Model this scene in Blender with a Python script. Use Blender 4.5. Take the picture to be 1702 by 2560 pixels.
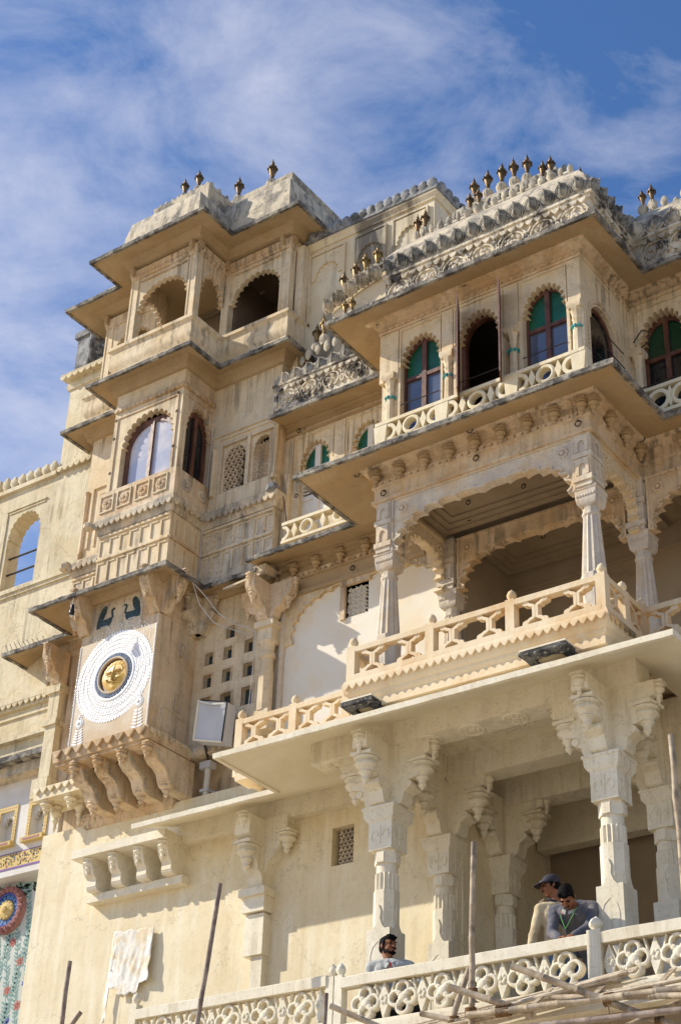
import bpy, bmesh, math, random
from mathutils import Matrix, Vector
random.seed(7)
for o in list(bpy.data.objects): bpy.data.objects.remove(o)
S = bpy.context.scene
COL = S.collection
# ------------------------------------------------------------------ camera
AZ, EL, RO = math.radians(36.75), math.radians(32.05), math.radians(2.33)
fwd = Vector((-math.sin(AZ)*math.cos(EL), math.cos(AZ)*math.cos(EL), math.sin(EL)))
r0 = Vector((math.cos(AZ), math.sin(AZ), 0)); u0 = r0.cross(fwd)
rgt = r0*math.cos(RO)+u0*math.sin(RO); upv = -r0*math.sin(RO)+u0*math.cos(RO)
cam = bpy.data.objects.new('camera', bpy.data.cameras.new('camera'))
cam.data.sensor_fit = 'VERTICAL'; cam.data.sensor_height = 36.0
cam.data.lens = 4200.0/2560.0*36.0
cam.data.clip_start = .1; cam.data.clip_end = 6000
cam.matrix_world = Matrix((( rgt.x, upv.x, -fwd.x, 0), (rgt.y, upv.y, -fwd.y, 0), (rgt.z, upv.z, -fwd.z, 0), (0, 0, 0, 1)))
COL.objects.link(cam); S.camera = cam
# ------------------------------------------------------------------ light
LD = Vector((2.0, 1.0, -1.5)).normalized()            # direction the sunlight travels
SUN_EL = math.asin(-LD.z); SUN_AZ = math.atan2(-LD.x, -LD.y)   # azimuth from +Y towards +X
sun = bpy.data.objects.new('sun', bpy.data.lights.new('sun', 'SUN'))
sun.data.energy = 5.0; sun.data.angle = math.radians(.53); sun.data.color = (1.0, .93, .80)
sun.rotation_euler = LD.to_track_quat('-Z', 'Y').to_euler(); COL.objects.link(sun)
W = bpy.data.worlds.new('World'); S.world = W; W.use_nodes = True
nt = W.node_tree; nt.nodes.clear()
def N(t, **k):
    n = nt.nodes.new(t)
    for a, b in k.items(): setattr(n, a, b)
    return n
out = N('ShaderNodeOutputWorld'); bg = N('ShaderNodeBackground'); bg.inputs[1].default_value = .15
sky = N('ShaderNodeTexSky'); sky.sky_type = 'NISHITA'; sky.sun_disc = False
sky.sun_elevation = SUN_EL; sky.sun_rotation = SUN_AZ % (2*math.pi)
sky.altitude = 600; sky.air_density = 1.0; sky.dust_density = .3; sky.ozone_density = 2.6
# thin drifting cloud, in the direction of view: streaks that run across the whole sky
tc = N('ShaderNodeTexCoord'); mp = N('ShaderNodeMapping'); mp.inputs['Location'].default_value = (18.897, 2.155, 7.231); mp.inputs['Rotation'].default_value = (1.051, 2.197, .967); mp.inputs['Scale'].default_value = (1.0, 1.0, 2.1)
nt.links.new(tc.outputs['Generated'], mp.inputs[0])
n1 = N('ShaderNodeTexNoise'); n1.inputs['Scale'].default_value = 6.5; n1.inputs['Detail'].default_value = 12; n1.inputs['Roughness'].default_value = .61; n1.inputs['Distortion'].default_value = .35
n2 = N('ShaderNodeTexNoise'); n2.inputs['Scale'].default_value = 1.15; n2.inputs['Detail'].default_value = 2
nt.links.new(mp.outputs[0], n1.inputs[0]); nt.links.new(mp.outputs[0], n2.inputs[0])
ad = N('ShaderNodeMath', operation='MULTIPLY_ADD'); ad.inputs[1].default_value = 1.15; nt.links.new(n2.outputs[0], ad.inputs[0]); nt.links.new(n1.outputs[0], ad.inputs[2])
rp = N('ShaderNodeValToRGB'); rp.color_ramp.elements[0].position = .525; rp.color_ramp.elements[1].position = .735
rp.color_ramp.elements[1].color = (.80, .80, .80, 1)
dv = N('ShaderNodeMath', operation='MULTIPLY'); dv.inputs[1].default_value = .5; nt.links.new(ad.outputs[0], dv.inputs[0]); nt.links.new(dv.outputs[0], rp.inputs[0])
hs = N('ShaderNodeHueSaturation'); hs.inputs['Saturation'].default_value = 1.2; nt.links.new(sky.outputs[0], hs.inputs['Color'])
mx = N('ShaderNodeMixRGB'); mx.inputs[2].default_value = (4.7, 4.75, 5.5, 1)
tn = N('ShaderNodeMixRGB', blend_type='MULTIPLY'); tn.inputs[0].default_value = 1; tn.inputs[2].default_value = (1.16, 1.0, 1.04, 1); nt.links.new(hs.outputs[0], tn.inputs[1])
nt.links.new(rp.outputs[0], mx.inputs[0]); nt.links.new(tn.outputs[0], mx.inputs[1])
nt.links.new(mx.outputs[0], bg.inputs[0]); nt.links.new(bg.outputs[0], out.inputs[0])
S.view_settings.view_transform = 'Standard'; S.view_settings.look = 'None'; S.view_settings.gamma = 1
S.view_settings.exposure = .2
try: S.view_settings.use_curve_mapping = False
except Exception: pass
S.cycles.max_bounces = 8; S.cycles.diffuse_bounces = 5

# ------------------------------------------------------------------ materials
MATS = {}
def mat(name, c1, c2=None, rough=.85, scale=1.0, bump=.12, bscale=14, stain=None, samt=0.0, sscale=1.4, streak=None, kamt=0.0, kscale=6.0, speck=None, pamt=0.0, metal=0.0, spec=.3, crack=0.0, rain=None, ramt=0.0):
    """weathered solid: two tones in big soft patches, blotchy stain, vertical run-off streaks, fine specks, bump"""
    m = bpy.data.materials.new(name); m.use_nodes = True; t = m.node_tree; nd = t.nodes; L = t.links.new
    bs = nd['Principled BSDF']; bs.inputs['Roughness'].default_value = rough; bs.inputs['Metallic'].default_value = metal
    bs.inputs['Specular IOR Level'].default_value = spec
    MATS[name] = m
    geo = nd.new('ShaderNodeNewGeometry')
    def noise(sc, det=5, stretch=None, r=.6):
        n = nd.new('ShaderNodeTexNoise'); n.inputs['Scale'].default_value = sc; n.inputs['Detail'].default_value = det; n.inputs['Roughness'].default_value = r
        if stretch:
            mp = nd.new('ShaderNodeMapping'); mp.inputs['Scale'].default_value = stretch; L(geo.outputs['Position'], mp.inputs[0]); L(mp.outputs[0], n.inputs[0])
        else: L(geo.outputs['Position'], n.inputs[0])
        return n
    def ramp(src, a, b):
        r = nd.new('ShaderNodeMapRange'); r.inputs[1].default_value = a; r.inputs[2].default_value = b; L(src, r.inputs[0]); return r.outputs[0]
    def mix(f, a, b, amt=1.0):
        x = nd.new('ShaderNodeMix'); x.data_type = 'RGBA'
        if amt != 1.0:
            q = nd.new('ShaderNodeMath'); q.operation = 'MULTIPLY'; q.inputs[1].default_value = amt; L(f, q.inputs[0]); f = q.outputs[0]
        L(f, x.inputs[0])
        for s, i in ((a, 6), (b, 7)):
            if isinstance(s, tuple): x.inputs[i].default_value = (*s[:3], 1)
            else: L(s, x.inputs[i])
        return x.outputs[2]
    c2 = c2 or tuple(v*.86 for v in c1)
    col = mix(ramp(noise(scale*1.3, 6).outputs[0], .42, .58), c1, c2)
    if stain: col = mix(ramp(noise(sscale, 7, r=.66).outputs[0], .49, .60), col, stain, samt)
    if streak: col = mix(ramp(noise(kscale, 6, (1, 1, .13)).outputs[0], .50, .61), col, streak, kamt)
    if rain:
        ml = nd.new('ShaderNodeMath'); ml.operation = 'MULTIPLY'
        L(ramp(noise(11, 5, (1, 1, .05)).outputs[0], .49, .60), ml.inputs[0]); L(ramp(noise(.9, 4).outputs[0], .46, .60), ml.inputs[1]); col = mix(ml.outputs[0], col, rain, ramt)
        col = mix(ramp(noise(5.5, 8, r=.7).outputs[0], .54, .60), col, tuple(v*.55 for v in c1), ramt*.5)
    if speck: col = mix(ramp(noise(26, 4).outputs[0], .58, .64), col, speck, pamt)
    if crack:
        v = nd.new('ShaderNodeTexVoronoi'); v.feature = 'DISTANCE_TO_EDGE'; v.inputs['Scale'].default_value = .8
        w = noise(3.0, 4); ws = nd.new('ShaderNodeVectorMath'); ws.operation = 'MULTIPLY_ADD'; ws.inputs[1].default_value = (.7, .7, .7)
        L(w.outputs[1], ws.inputs[0]); L(geo.outputs['Position'], ws.inputs[2]); L(ws.outputs[0], v.inputs['Vector'])
        col = mix(ramp(v.outputs['Distance'], .006, .0), col, (.22, .17, .11), crack)
    L(col, bs.inputs['Base Color'])
    if bump:
        b = nd.new('ShaderNodeBump'); b.inputs['Strength'].default_value = bump; b.inputs['Distance'].default_value = .05
        L(noise(bscale, 6).outputs[0], b.inputs['Height']); L(b.outputs[0], bs.inputs['Normal'])
    return m
OR = (.50, .30, .12); BK = (.045, .043, .04); GR = (.24, .215, .17)
mat('cream', (.755, .67, .47), (.71, .61, .405), stain=(.69, .56, .34), samt=.4, streak=(.80, .74, .58), kamt=.45, speck=(.36, .27, .15), pamt=.16, bump=.10, bscale=9, crack=.4, rain=(.50, .38, .20), ramt=.28)
mat('white', (.785, .725, .575), (.745, .675, .505), stain=(.66, .57, .41), samt=.35, streak=(.60, .52, .38), kamt=.2, speck=(.26, .20, .13), pamt=.25, rain=(.40, .32, .2), ramt=.35, bump=.08)
mat('slab', (.75, .68, .50), (.78, .72, .56), stain=(.66, .57, .40), samt=.3, bump=.08)
mat('plaster', (.68, .54, .37), (.615, .465, .295), stain=OR, samt=.62, streak=(.33, .26, .165), kamt=.4, speck=(.28, .21, .13), pamt=.28, bump=.2, crack=.4, rain=(.13, .095, .06), ramt=.72)
mat('plaster_pale', (.725, .605, .415), (.665, .535, .345), stain=(.60, .42, .20), samt=.45, streak=(.42, .35, .25), kamt=.22, speck=(.3, .24, .16), pamt=.22, bump=.16, crack=.4, rain=(.14, .105, .065), ramt=.6)
mat('plaster_old', (.66, .57, .42), (.62, .49, .32), stain=(.33, .30, .25), samt=.55, sscale=2.3, streak=(.17, .15, .125), kamt=.42, speck=(.2, .16, .11), pamt=.4, bump=.3, crack=.8, rain=(.07, .06, .05), ramt=.8)
mat('yellow', (.68, .595, .41), (.63, .535, .35), stain=(.55, .43, .22), samt=.45, streak=(.40, .345, .22), kamt=.32, speck=(.33, .26, .16), pamt=.25, bump=.16, crack=.7, rain=(.24, .185, .105), ramt=.6)
mat('blockwall', (.77, .72, .61), (.74, .68, .55), stain=(.76, .62, .40), samt=.55, bump=.08)
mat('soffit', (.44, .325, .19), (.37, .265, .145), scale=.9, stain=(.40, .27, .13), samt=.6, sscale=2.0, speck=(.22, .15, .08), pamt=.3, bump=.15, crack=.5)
mat('sandstone', (.69, .535, .33), (.73, .60, .41), stain=(.62, .40, .19), samt=.55, streak=(.78, .66, .46), kamt=.4, bump=.15)
mat('sandstone_old', (.64, .44, .22), (.58, .41, .23), stain=(.10, .085, .065), samt=.7, sscale=2.5, streak=(.14, .11, .08), kamt=.35, bump=.3)
mat('colstone', (.66, .58, .45), (.55, .48, .39), scale=3, stain=(.58, .41, .22), samt=.6, streak=(.40, .36, .31), kamt=.35, speck=(.3, .24, .17), pamt=.3, bump=.3)
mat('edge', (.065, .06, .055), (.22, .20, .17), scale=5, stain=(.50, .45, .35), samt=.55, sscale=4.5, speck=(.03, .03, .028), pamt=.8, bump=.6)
mat('carved', (.73, .65, .50), (.64, .55, .40), scale=3, stain=(.055, .05, .045), samt=.95, sscale=3.6, streak=BK, kamt=.5, kscale=5, bump=.5, bscale=22)
mat('petal', (.40, .36, .28), (.25, .235, .20), scale=5, stain=(.07, .068, .06), samt=.85, sscale=4, bump=.4)
mat('petal_pale', (.58, .50, .36), (.46, .40, .30), scale=5, stain=(.13, .12, .10), samt=.7, sscale=3, bump=.3)
mat('lichen', (.60, .51, .36), (.50, .43, .32), scale=3, stain=(.17, .155, .13), samt=.88, sscale=2.6, streak=(.07, .065, .06), kamt=.5, speck=(.66, .58, .44), pamt=.5, bump=.4)
mat('rearwall', (.72, .63, .45), (.68, .57, .38), stain=(.60, .44, .22), samt=.4, streak=(.07, .065, .06), kamt=.8, kscale=1.5, bump=.15, crack=.5)
mat('mergrey', (.20, .20, .195), (.32, .32, .31), scale=6, stain=BK, samt=.7, sscale=4, bump=.4)
mat('blackstone', (.03, .03, .03), (.10, .095, .09), scale=7, speck=(.5, .48, .42), pamt=.6, bump=.5)
mat('dark', (.10, .08, .055), bump=0)  # stand-in for unlit rooms and openings; shade is put into the colour
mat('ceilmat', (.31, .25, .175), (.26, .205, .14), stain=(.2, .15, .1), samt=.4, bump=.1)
mat('inner_shade', (.16, .11, .07), (.12, .08, .05), bump=.05)  # inner wall colour darkened for the shade of deep rooms
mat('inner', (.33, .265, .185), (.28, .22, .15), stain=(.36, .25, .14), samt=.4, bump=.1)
mat('wood', (.105, .040, .022), (.16, .068, .04), scale=5, streak=(.06, .022, .013), kamt=.6, rough=.45, bump=.1, spec=.4)
mat('woodpale', (.70, .65, .56), (.64, .58, .48), rough=.6, bump=.05)
mat('bronze', (.20, .125, .055), (.11, .075, .042), scale=9, rough=.5, metal=.75, bump=.15)
mat('gold', (.32, .20, .065), (.17, .11, .05), scale=9, rough=.42, metal=.8, bump=.08)
mat('sungold', (.64, .42, .10), (.52, .32, .07), rough=.45, metal=.05, bump=.05, bscale=30)
mat('mirror', (.90, .90, .89), (.82, .82, .81), rough=.18, bump=.1, spec=.9)
mat('mirror_dark', (.10, .12, .15), (.20, .23, .27), scale=20, rough=.12, bump=.05, spec=.9)
mat('mortar', (.68, .59, .45), (.60, .50, .36), stain=(.55, .36, .18), samt=.4, bump=.15)
mat('teal', (.045, .085, .085), (.02, .035, .04), scale=25, rough=.3, bump=.2)
mat('tealpaint', (.02, .30, .30), (.04, .22, .24), rough=.6, bump=.05)
mat('iron', (.055, .045, .04), rough=.6, bump=.1)
mat('rustring', (.06, .04, .03), rough=.8, bump=.2)
mat('bamboo', (.44, .35, .235), (.31, .235, .155), scale=7, stain=(.085, .065, .05), samt=.65, sscale=5, streak=(.55, .46, .34), kamt=.5, rough=.65, bump=.15)
mat('bamboo_grey', (.25, .19, .15), (.17, .125, .1), scale=7, stain=(.40, .33, .27), samt=.5, sscale=4, rough=.7, bump=.15)
mat('cane', (.60, .50, .36), (.48, .385, .265), scale=9, stain=(.26, .2, .14), samt=.5, sscale=8, rough=.7, bump=.1)
mat('rope', (.26, .145, .06), (.18, .1, .045), scale=30, rough=.95, bump=.6, bscale=60)
mat('clothmat', (.76, .73, .66), (.70, .66, .57), stain=(.62, .46, .22), samt=.6, sscale=4, bump=.2)
mat('lampgrey', (.52, .52, .53), (.47, .47, .48), rough=.5, stain=(.44, .42, .38), samt=.3, bump=.03)
mat('lampframe', (.72, .68, .56), rough=.55, bump=.05)
mat('pipe', (.62, .60, .52), (.56, .52, .43), rough=.5, stain=(.45, .33, .2), samt=.35, bump=.05)
mat('ground', (.62, .52, .385), (.57, .47, .34), scale=.6, stain=(.38, .31, .23), samt=.4, sscale=.5, bump=.2)
mat('mural_bg', (.52, .55, .50), (.47, .51, .47), stain=(.46, .42, .33), samt=.3, bump=.05)
mat('leafpaint', (.16, .28, .255), (.22, .335, .305), scale=9, rough=.8, bump=0)
mat('leafdark', (.03, .075, .06), (.05, .10, .085), scale=9, rough=.8, bump=0)
mat('redpaint', (.40, .12, .10), (.46, .19, .15), scale=9, rough=.8, bump=0)
mat('bluepaint', (.05, .07, .30), (.08, .11, .36), rough=.8, bump=0)
mat('skyblue', (.11, .22, .42), rough=.7, bump=0)
mat('yellowpaint', (.62, .47, .20), (.56, .41, .15), rough=.8, bump=0)
mat('purplepaint', (.22, .13, .33), rough=.8, bump=0)
mat('pinkpaint', (.38, .18, .155), (.31, .13, .115), rough=.7, bump=.1)
mat('wallwhite', (.68, .655, .61), (.62, .59, .54), stain=(.5, .45, .38), samt=.35, bump=.06)
mat('bulbblack', (.02, .02, .022), rough=.35, bump=0)
mat('bulbglass', (.6, .6, .58), rough=.2, bump=0)
mat('cable', (.55, .53, .48), rough=.6, bump=0)
mat('skin', (.27, .118, .062), (.22, .09, .045), scale=8, rough=.6, bump=.05, spec=.15)
mat('hair', (.006, .005, .005), rough=.75, bump=.3, bscale=80, spec=.08)
mat('shirt_pale', (.50, .50, .46), (.42, .42, .39), scale=5, spec=.05, rough=.9, bump=.25, bscale=12)
mat('shirt_cream', (.60, .49, .31), (.47, .37, .22), scale=5, rough=.9, bump=.25, bscale=12)
mat('sweater', (.10, .105, .13), (.15, .145, .16), scale=6, stain=(.24, .21, .19), samt=.5, sscale=5, spec=.05, rough=.95, bump=.3, bscale=16)
mat('jeans', (.10, .16, .26), (.15, .21, .31), scale=8, rough=.9, bump=.2)
mat('trouser', (.035, .04, .045), rough=.9, bump=.1)
mat('capcloth', (.035, .033, .045), (.05, .046, .06), rough=.8, bump=.1)
mat('redcloth', (.45, .03, .035), rough=.8, bump=.1)
mat('greencord', (.16, .42, .12), rough=.7, bump=0)
mat('letterwhite', (.6, .6, .6), rough=.7, bump=0)
def glass(name, col, rough=.06, spec=.5, noise_sc=0, c2=None):
    m = mat(name, col, c2 or tuple(v*.7 for v in col), rough=rough, bump=.0 if not noise_sc else .12, bscale=noise_sc or 10, spec=spec); return m
glass('glass_green', (.006, .125, .05), .22, .5, 40, (.003, .06, .027))
glass('glass_green_shade', (.003, .045, .02), .2, .5)  # green glass darkened in colour for the shaded recess of the wing
glass('glass_sky_tint', (.10, .12, .17), .04, .9)  # blue-grey of the reflected sky put into the pane colour
glass('glass_tower', (.40, .42, .50), .03, 1.0, 2.5, (.62, .58, .56))  # pale curtain and bright reflection both put into the pane colour
glass('glass_dark', (.012, .014, .016), .05, .6)
glass('glass_small', (.035, .055, .06), .15, .6)
# ------------------------------------------------------------------ mesh helpers
def F(y): return lambda u, v, d: (u, y-d, v)          # a face that looks towards -Y
def R(x): return lambda u, v, d: (x+d, u, v)          # a face that looks towards +X
def LF(x): return lambda u, v, d: (x-d, u, v)         # a face that looks towards -X
class MB:
    def __init__(s): s.v = []; s.f = []; s.m = []; s.cm = 0
    def add(s, vs, fs):
        b = len(s.v); s.v.extend(vs)
        for f in fs: s.f.append([b+i for i in f]); s.m.append(s.cm)
        return s
    def box(s, x0, x1, y0, y1, z0, z1):
        v = [(x0, y0, z0), (x1, y0, z0), (x1, y1, z0), (x0, y1, z0), (x0, y0, z1), (x1, y0, z1), (x1, y1, z1), (x0, y1, z1)]
        return s.add(v, [(0, 3, 2, 1), (4, 5, 6, 7), (0, 1, 5, 4), (1, 2, 6, 5), (2, 3, 7, 6), (3, 0, 4, 7)])
    def lbox(s, T, u0, u1, v0, v1, d0, d1):
        v = [T(u, v_, d) for d in (d0, d1) for (u, v_) in ((u0, v0), (u1, v0), (u1, v1), (u0, v1))]
        return s.add(v, [(0, 3, 2, 1), (4, 5, 6, 7), (0, 1, 5, 4), (1, 2, 6, 5), (2, 3, 7, 6), (3, 0, 4, 7)])
    def prism(s, T, poly, d0, d1):
        n = len(poly); v = [T(u, w, d0) for u, w in poly]+[T(u, w, d1) for u, w in poly]
        fs = [list(range(n))[::-1], list(range(n, 2*n))]+[(i, (i+1) % n, n+(i+1) % n, n+i) for i in range(n)]
        return s.add(v, fs)
    def lathe(s, prof, cx, cy, cz=0, n=12, rot=0, sq=1.0, cap=True):
        k = len(prof); v = []
        for r, z in prof:
            for i in range(n):
                a = rot+2*math.pi*i/n; v.append((cx+r*math.cos(a), cy+r*math.sin(a)*sq, cz+z))
        fs = [(j*n+i, j*n+(i+1) % n, (j+1)*n+(i+1) % n, (j+1)*n+i) for j in range(k-1) for i in range(n)]
        if cap: fs += [list(range(n))[::-1], [(k-1)*n+i for i in range(n)]]
        return s.add(v, fs)
    def lathed(s, T, u, w, prof, n=16, rot=0, cap=True):        # turned about the outward axis of a face
        k = len(prof); v = []
        for r, d in prof:
            for i in range(n):
                a = rot+2*math.pi*i/n; v.append(T(u+r*math.cos(a), w+r*math.sin(a), d))
        fs = [(j*n+i, j*n+(i+1) % n, (j+1)*n+(i+1) % n, (j+1)*n+i) for j in range(k-1) for i in range(n)]
        if cap: fs += [list(range(n))[::-1], [(k-1)*n+i for i in range(n)]]
        return s.add(v, fs)
    def ring(s, T, u, w, r0, r1, d0, d1, n=24):
        prof = [(r0, d0), (r0, d1), (r0+.3*(r1-r0), d1+.008), (r1-.2*(r1-r0), d1+.004), (r1, d1-.006), (r1, d0)]
        k = len(prof); v = []
        for r, d in prof:
            for i in range(n):
                a = 2*math.pi*i/n; v.append(T(u+r*math.cos(a), w+r*math.sin(a), d))
        return s.add(v, [(j*n+i, j*n+(i+1) % n, ((j+1) % k)*n+(i+1) % n, ((j+1) % k)*n+i) for j in range(k) for i in range(n)])
    def tube(s, pts, r, n=7):
        pts = [Vector(p) for p in pts]; k = len(pts); rr = r if isinstance(r, (list, tuple)) else [r]*k; v = []
        for i, p in enumerate(pts):
            t = (pts[min(i+1, k-1)]-pts[max(i-1, 0)]).normalized()
            a = t.cross(Vector((0, 0, 1)) if abs(t.z) < .9 else Vector((1, 0, 0))).normalized(); b = t.cross(a)
            for j in range(n):
                q = 2*math.pi*j/n; v.append(tuple(p+rr[i]*(a*math.cos(q)+b*math.sin(q))))
        fs = [(i*n+j, i*n+(j+1) % n, (i+1)*n+(j+1) % n, (i+1)*n+j) for i in range(k-1) for j in range(n)]
        fs += [list(range(n))[::-1], [(k-1)*n+j for j in range(n)]]
        return s.add(v, fs)
    def ribbon(s, T, pts, w, d0, d1):                           # flat strip of width w along (u,v) points, from depth d0 to d1
        n = len(pts); lf = []; rt = []
        for i, (a, b) in enumerate(pts):
            p, q = pts[max(i-1, 0)], pts[min(i+1, n-1)]; tx, ty = q[0]-p[0], q[1]-p[1]; l = math.hypot(tx, ty) or 1
            lf.append((a-ty/l*w/2, b+tx/l*w/2)); rt.append((a+ty/l*w/2, b-tx/l*w/2))
        v = []
        for i in range(n): v += [T(*lf[i], d0), T(*rt[i], d0), T(*rt[i], d1), T(*lf[i], d1)]
        fs = [(0, 1, 2, 3), tuple(4*(n-1)+i for i in (3, 2, 1, 0))]
        for i in range(n-1):
            for j in range(4): fs.append((4*i+j, 4*i+(j+1) % 4, 4*i+4+(j+1) % 4, 4*i+4+j))
        return s.add(v, fs)
    def sweep(s, path, prof, step=.25, jit=0.0, ends=True):
        """run a closed (outward, z) profile along a plan path; outward is right of travel, corners mitred"""
        P = [Vector(p) for p in path]; k = len(P); rows = []
        nr = []
        for i in range(k-1):
            d = (P[i+1]-P[i]).normalized(); nr.append(Vector((d.y, -d.x)))
        mit = []
        for i in range(k):
            if i == 0: m = nr[0]
            elif i == k-1: m = nr[-1]
            else:
                a, b = nr[i-1], nr[i]; m = (a+b)/(1+a.dot(b))
            mit.append(m)
        st = []
        for i in range(k-1):
            L = (P[i+1]-P[i]).length; c = max(1, int(L/step))
            for j in range(c): st.append((P[i].lerp(P[i+1], j/c), mit[i].lerp(mit[i+1], j/c) if j == 0 else None, i, j/c))
        st.append((P[-1], mit[-1], k-2, 1.0))
        v = []; n = len(prof)
        for p, m, i, t in st:
            for (d, z) in prof:
                a = P[i]+mit[i]*d; b = P[i+1]+mit[i+1]*d; q = a.lerp(b, t)
                jj = random.uniform(-jit, jit) if jit else 0
                v.append((q.x, q.y, z+jj))
        fs = []
        for i in range(len(st)-1):
            for j in range(n): fs.append((i*n+j, i*n+(j+1) % n, (i+1)*n+(j+1) % n, (i+1)*n+j))
        if ends: fs += [list(range(n))[::-1], [(len(st)-1)*n+j for j in range(n)]]
        return s.add(v, fs)
    def archpanel(s, T, c, zs, a, b, n, dep, u0, u1, v1, d0, d1, v0=None, p=2.0, per=6, top=None):
        cur = arch(c, zs, a, b, n, dep, p, per, top)
        th = [math.atan2(max(w-zs, 0), u-c) for u, w in cur]
        rr = [math.hypot(u-c, w-zs) for u, w in cur]
        cor = [math.atan2(v1-zs, u1-c), math.atan2(v1-zs, u0-c)]
        pts = [(t, r, 0) for t, r in zip(th, rr)]
        for q in cor:
            for i in range(len(th)-1):
                if th[i] >= q >= th[i+1]:
                    f = (th[i]-q)/max(1e-9, th[i]-th[i+1]); pts.append((q, rr[i]+(rr[i+1]-rr[i])*f, 1)); break
        pts.sort(key=lambda x: -x[0]); ins = []; ous = []
        for t, r, _ in pts:
            ct, st = math.cos(t), math.sin(t); ins.append((c+r*ct, zs+r*st)); L = 1e9
            if ct > 1e-9: L = min(L, (u1-c)/ct)
            if ct < -1e-9: L = min(L, (u0-c)/ct)
            if st > 1e-9: L = min(L, (v1-zs)/st)
            ous.append((c+L*ct, zs+L*st))
        m = len(ins); v = []
        for i in range(m): v += [T(*ins[i], d1), T(*ous[i], d1), T(*ins[i], d0), T(*ous[i], d0)]
        fs = []
        for i in range(m-1):
            A, B = 4*i, 4*i+4
            fs += [(A, A+1, B+1, B), (A+2, B+2, B+3, A+3), (A, B, B+2, A+2), (A+1, A+3, B+3, B+1)]
        fs += [(0, 2, 3, 1), (4*m-4, 4*m-3, 4*m-1, 4*m-2)]
        s.add(v, fs)
        if v0 is not None:
            s.lbox(T, u0, c-a, v0, zs, d0, d1); s.lbox(T, c+a, u1, v0, zs, d0, d1)
        return s
    def wall(s, T, u0, u1, v0, v1, d0, d1, holes=()):
        """slab with rectangular openings"""
        us = sorted({u0, u1, *[h[0] for h in holes], *[h[1] for h in holes]}); vs = sorted({v0, v1, *[h[2] for h in holes], *[h[3] for h in holes]})
        hole = lambda a, b: any(h[0] < a < h[1] and h[2] < b < h[3] for h in holes)
        nu, nv = len(us), len(vs); ix = lambda i, j, k: (i*nv+j)*2+k
        v = [T(us[i], vs[j], d) for i in range(nu) for j in range(nv) for d in (d0, d1)]
        solid = lambda i, j: 0 <= i < nu-1 and 0 <= j < nv-1 and not hole((us[i]+us[i+1])/2, (vs[j]+vs[j+1])/2)
        fs = []
        for i in range(nu-1):
            for j in range(nv-1):
                if not solid(i, j): continue
                fs += [(ix(i, j, 1), ix(i+1, j, 1), ix(i+1, j+1, 1), ix(i, j+1, 1)), (ix(i, j, 0), ix(i, j+1, 0), ix(i+1, j+1, 0), ix(i+1, j, 0))]
                if not solid(i-1, j): fs.append((ix(i, j, 0), ix(i, j, 1), ix(i, j+1, 1), ix(i, j+1, 0)))
                if not solid(i+1, j): fs.append((ix(i+1, j, 0), ix(i+1, j+1, 0), ix(i+1, j+1, 1), ix(i+1, j, 1)))
                if not solid(i, j-1): fs.append((ix(i, j, 0), ix(i+1, j, 0), ix(i+1, j, 1), ix(i, j, 1)))
                if not solid(i, j+1): fs.append((ix(i, j+1, 0), ix(i, j+1, 1), ix(i+1, j+1, 1), ix(i+1, j+1, 0)))
        return s.add(v, fs)
    def mesh(s, name, mats, ang=38):
        me = bpy.data.meshes.new(name); me.from_pydata(s.v, [], s.f)
        for m in (mats if isinstance(mats, (list, tuple)) else [mats]): me.materials.append(MATS[m])
        bm = bmesh.new(); bm.from_mesh(me)
        if len(s.m) == len(bm.faces):
            for f, k in zip(bm.faces, s.m): f.material_index = k
        bmesh.ops.recalc_face_normals(bm, faces=bm.faces); bm.to_mesh(me); bm.free()
        me.polygons.foreach_set('use_smooth', [True]*len(me.polygons)); me.set_sharp_from_angle(angle=math.radians(ang))
        return me
def arch(c, zs, a, b, n, dep, p=2.0, per=6, top=None):
    """lobed arch line, left spring to right spring"""
    o = []
    for i in range(n*per+1):
        ph = math.pi*(1-i/(n*per)); cs, sn = math.cos(ph), math.sin(ph)
        x = a*math.copysign(abs(cs)**(2/p), cs); z = b*abs(sn)**(2/p)
        lob = abs(math.sin(n*ph))**.55; r = math.hypot(x, z) or 1; k = 1-dep*(1-lob)/r
        z2 = z*k if top is None else min(z*k, top)
        o.append((c+x*k, zs+z2))
    return o
def archpoly(c, zs, a, b, n, dep, v0, p=2.0, per=6): return arch(c, zs, a, b, n, dep, p, per)+[(c+a, v0), (c-a, v0)]
# ------------------------------------------------------------------ objects
LOC = {}
def lnk(o, parent):
    COL.objects.link(o)
    if parent is not None:
        o.parent = parent; o.matrix_parent_inverse = Matrix.Translation(-LOC[parent])
    return o
def thing(name, label, cat, loc, group=None):
    o = bpy.data.objects.new(name, None); o.location = loc; o.empty_display_size = .2; COL.objects.link(o); LOC[o] = Vector(loc)
    o['label'] = label; o['category'] = cat
    if group: o['group'] = group
    return o
def tag(o, label, cat, group=None):
    o['label'] = label; o['category'] = cat
    if group: o['group'] = group
    return o
def part(name, mb, m, parent, ang=38, stuff=False, label=None):
    me = mb if isinstance(mb, bpy.types.Mesh) else mb.mesh(name, m, ang)
    o = bpy.data.objects.new(name, me); lnk(o, parent); LOC[o] = Vector((0, 0, 0))
    if stuff: o['kind'] = 'stuff'
    if label: o['label'] = label
    return o
def inst(name, me, parent, loc, rz=0, sc=1.0, rot=None):
    o = bpy.data.objects.new(name, me); lnk(o, parent); o.location = loc; LOC[o] = Vector(loc)
    o.rotation_euler = rot or (0, 0, rz); o.scale = (sc, sc, sc) if not isinstance(sc, tuple) else sc
    return o
def box(name, m, parent, *a): return part(name, MB().box(*a), m, parent)
def struct(name, mb, m):
    o = part(name, mb, m, None); o['kind'] = 'structure'; return o
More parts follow.
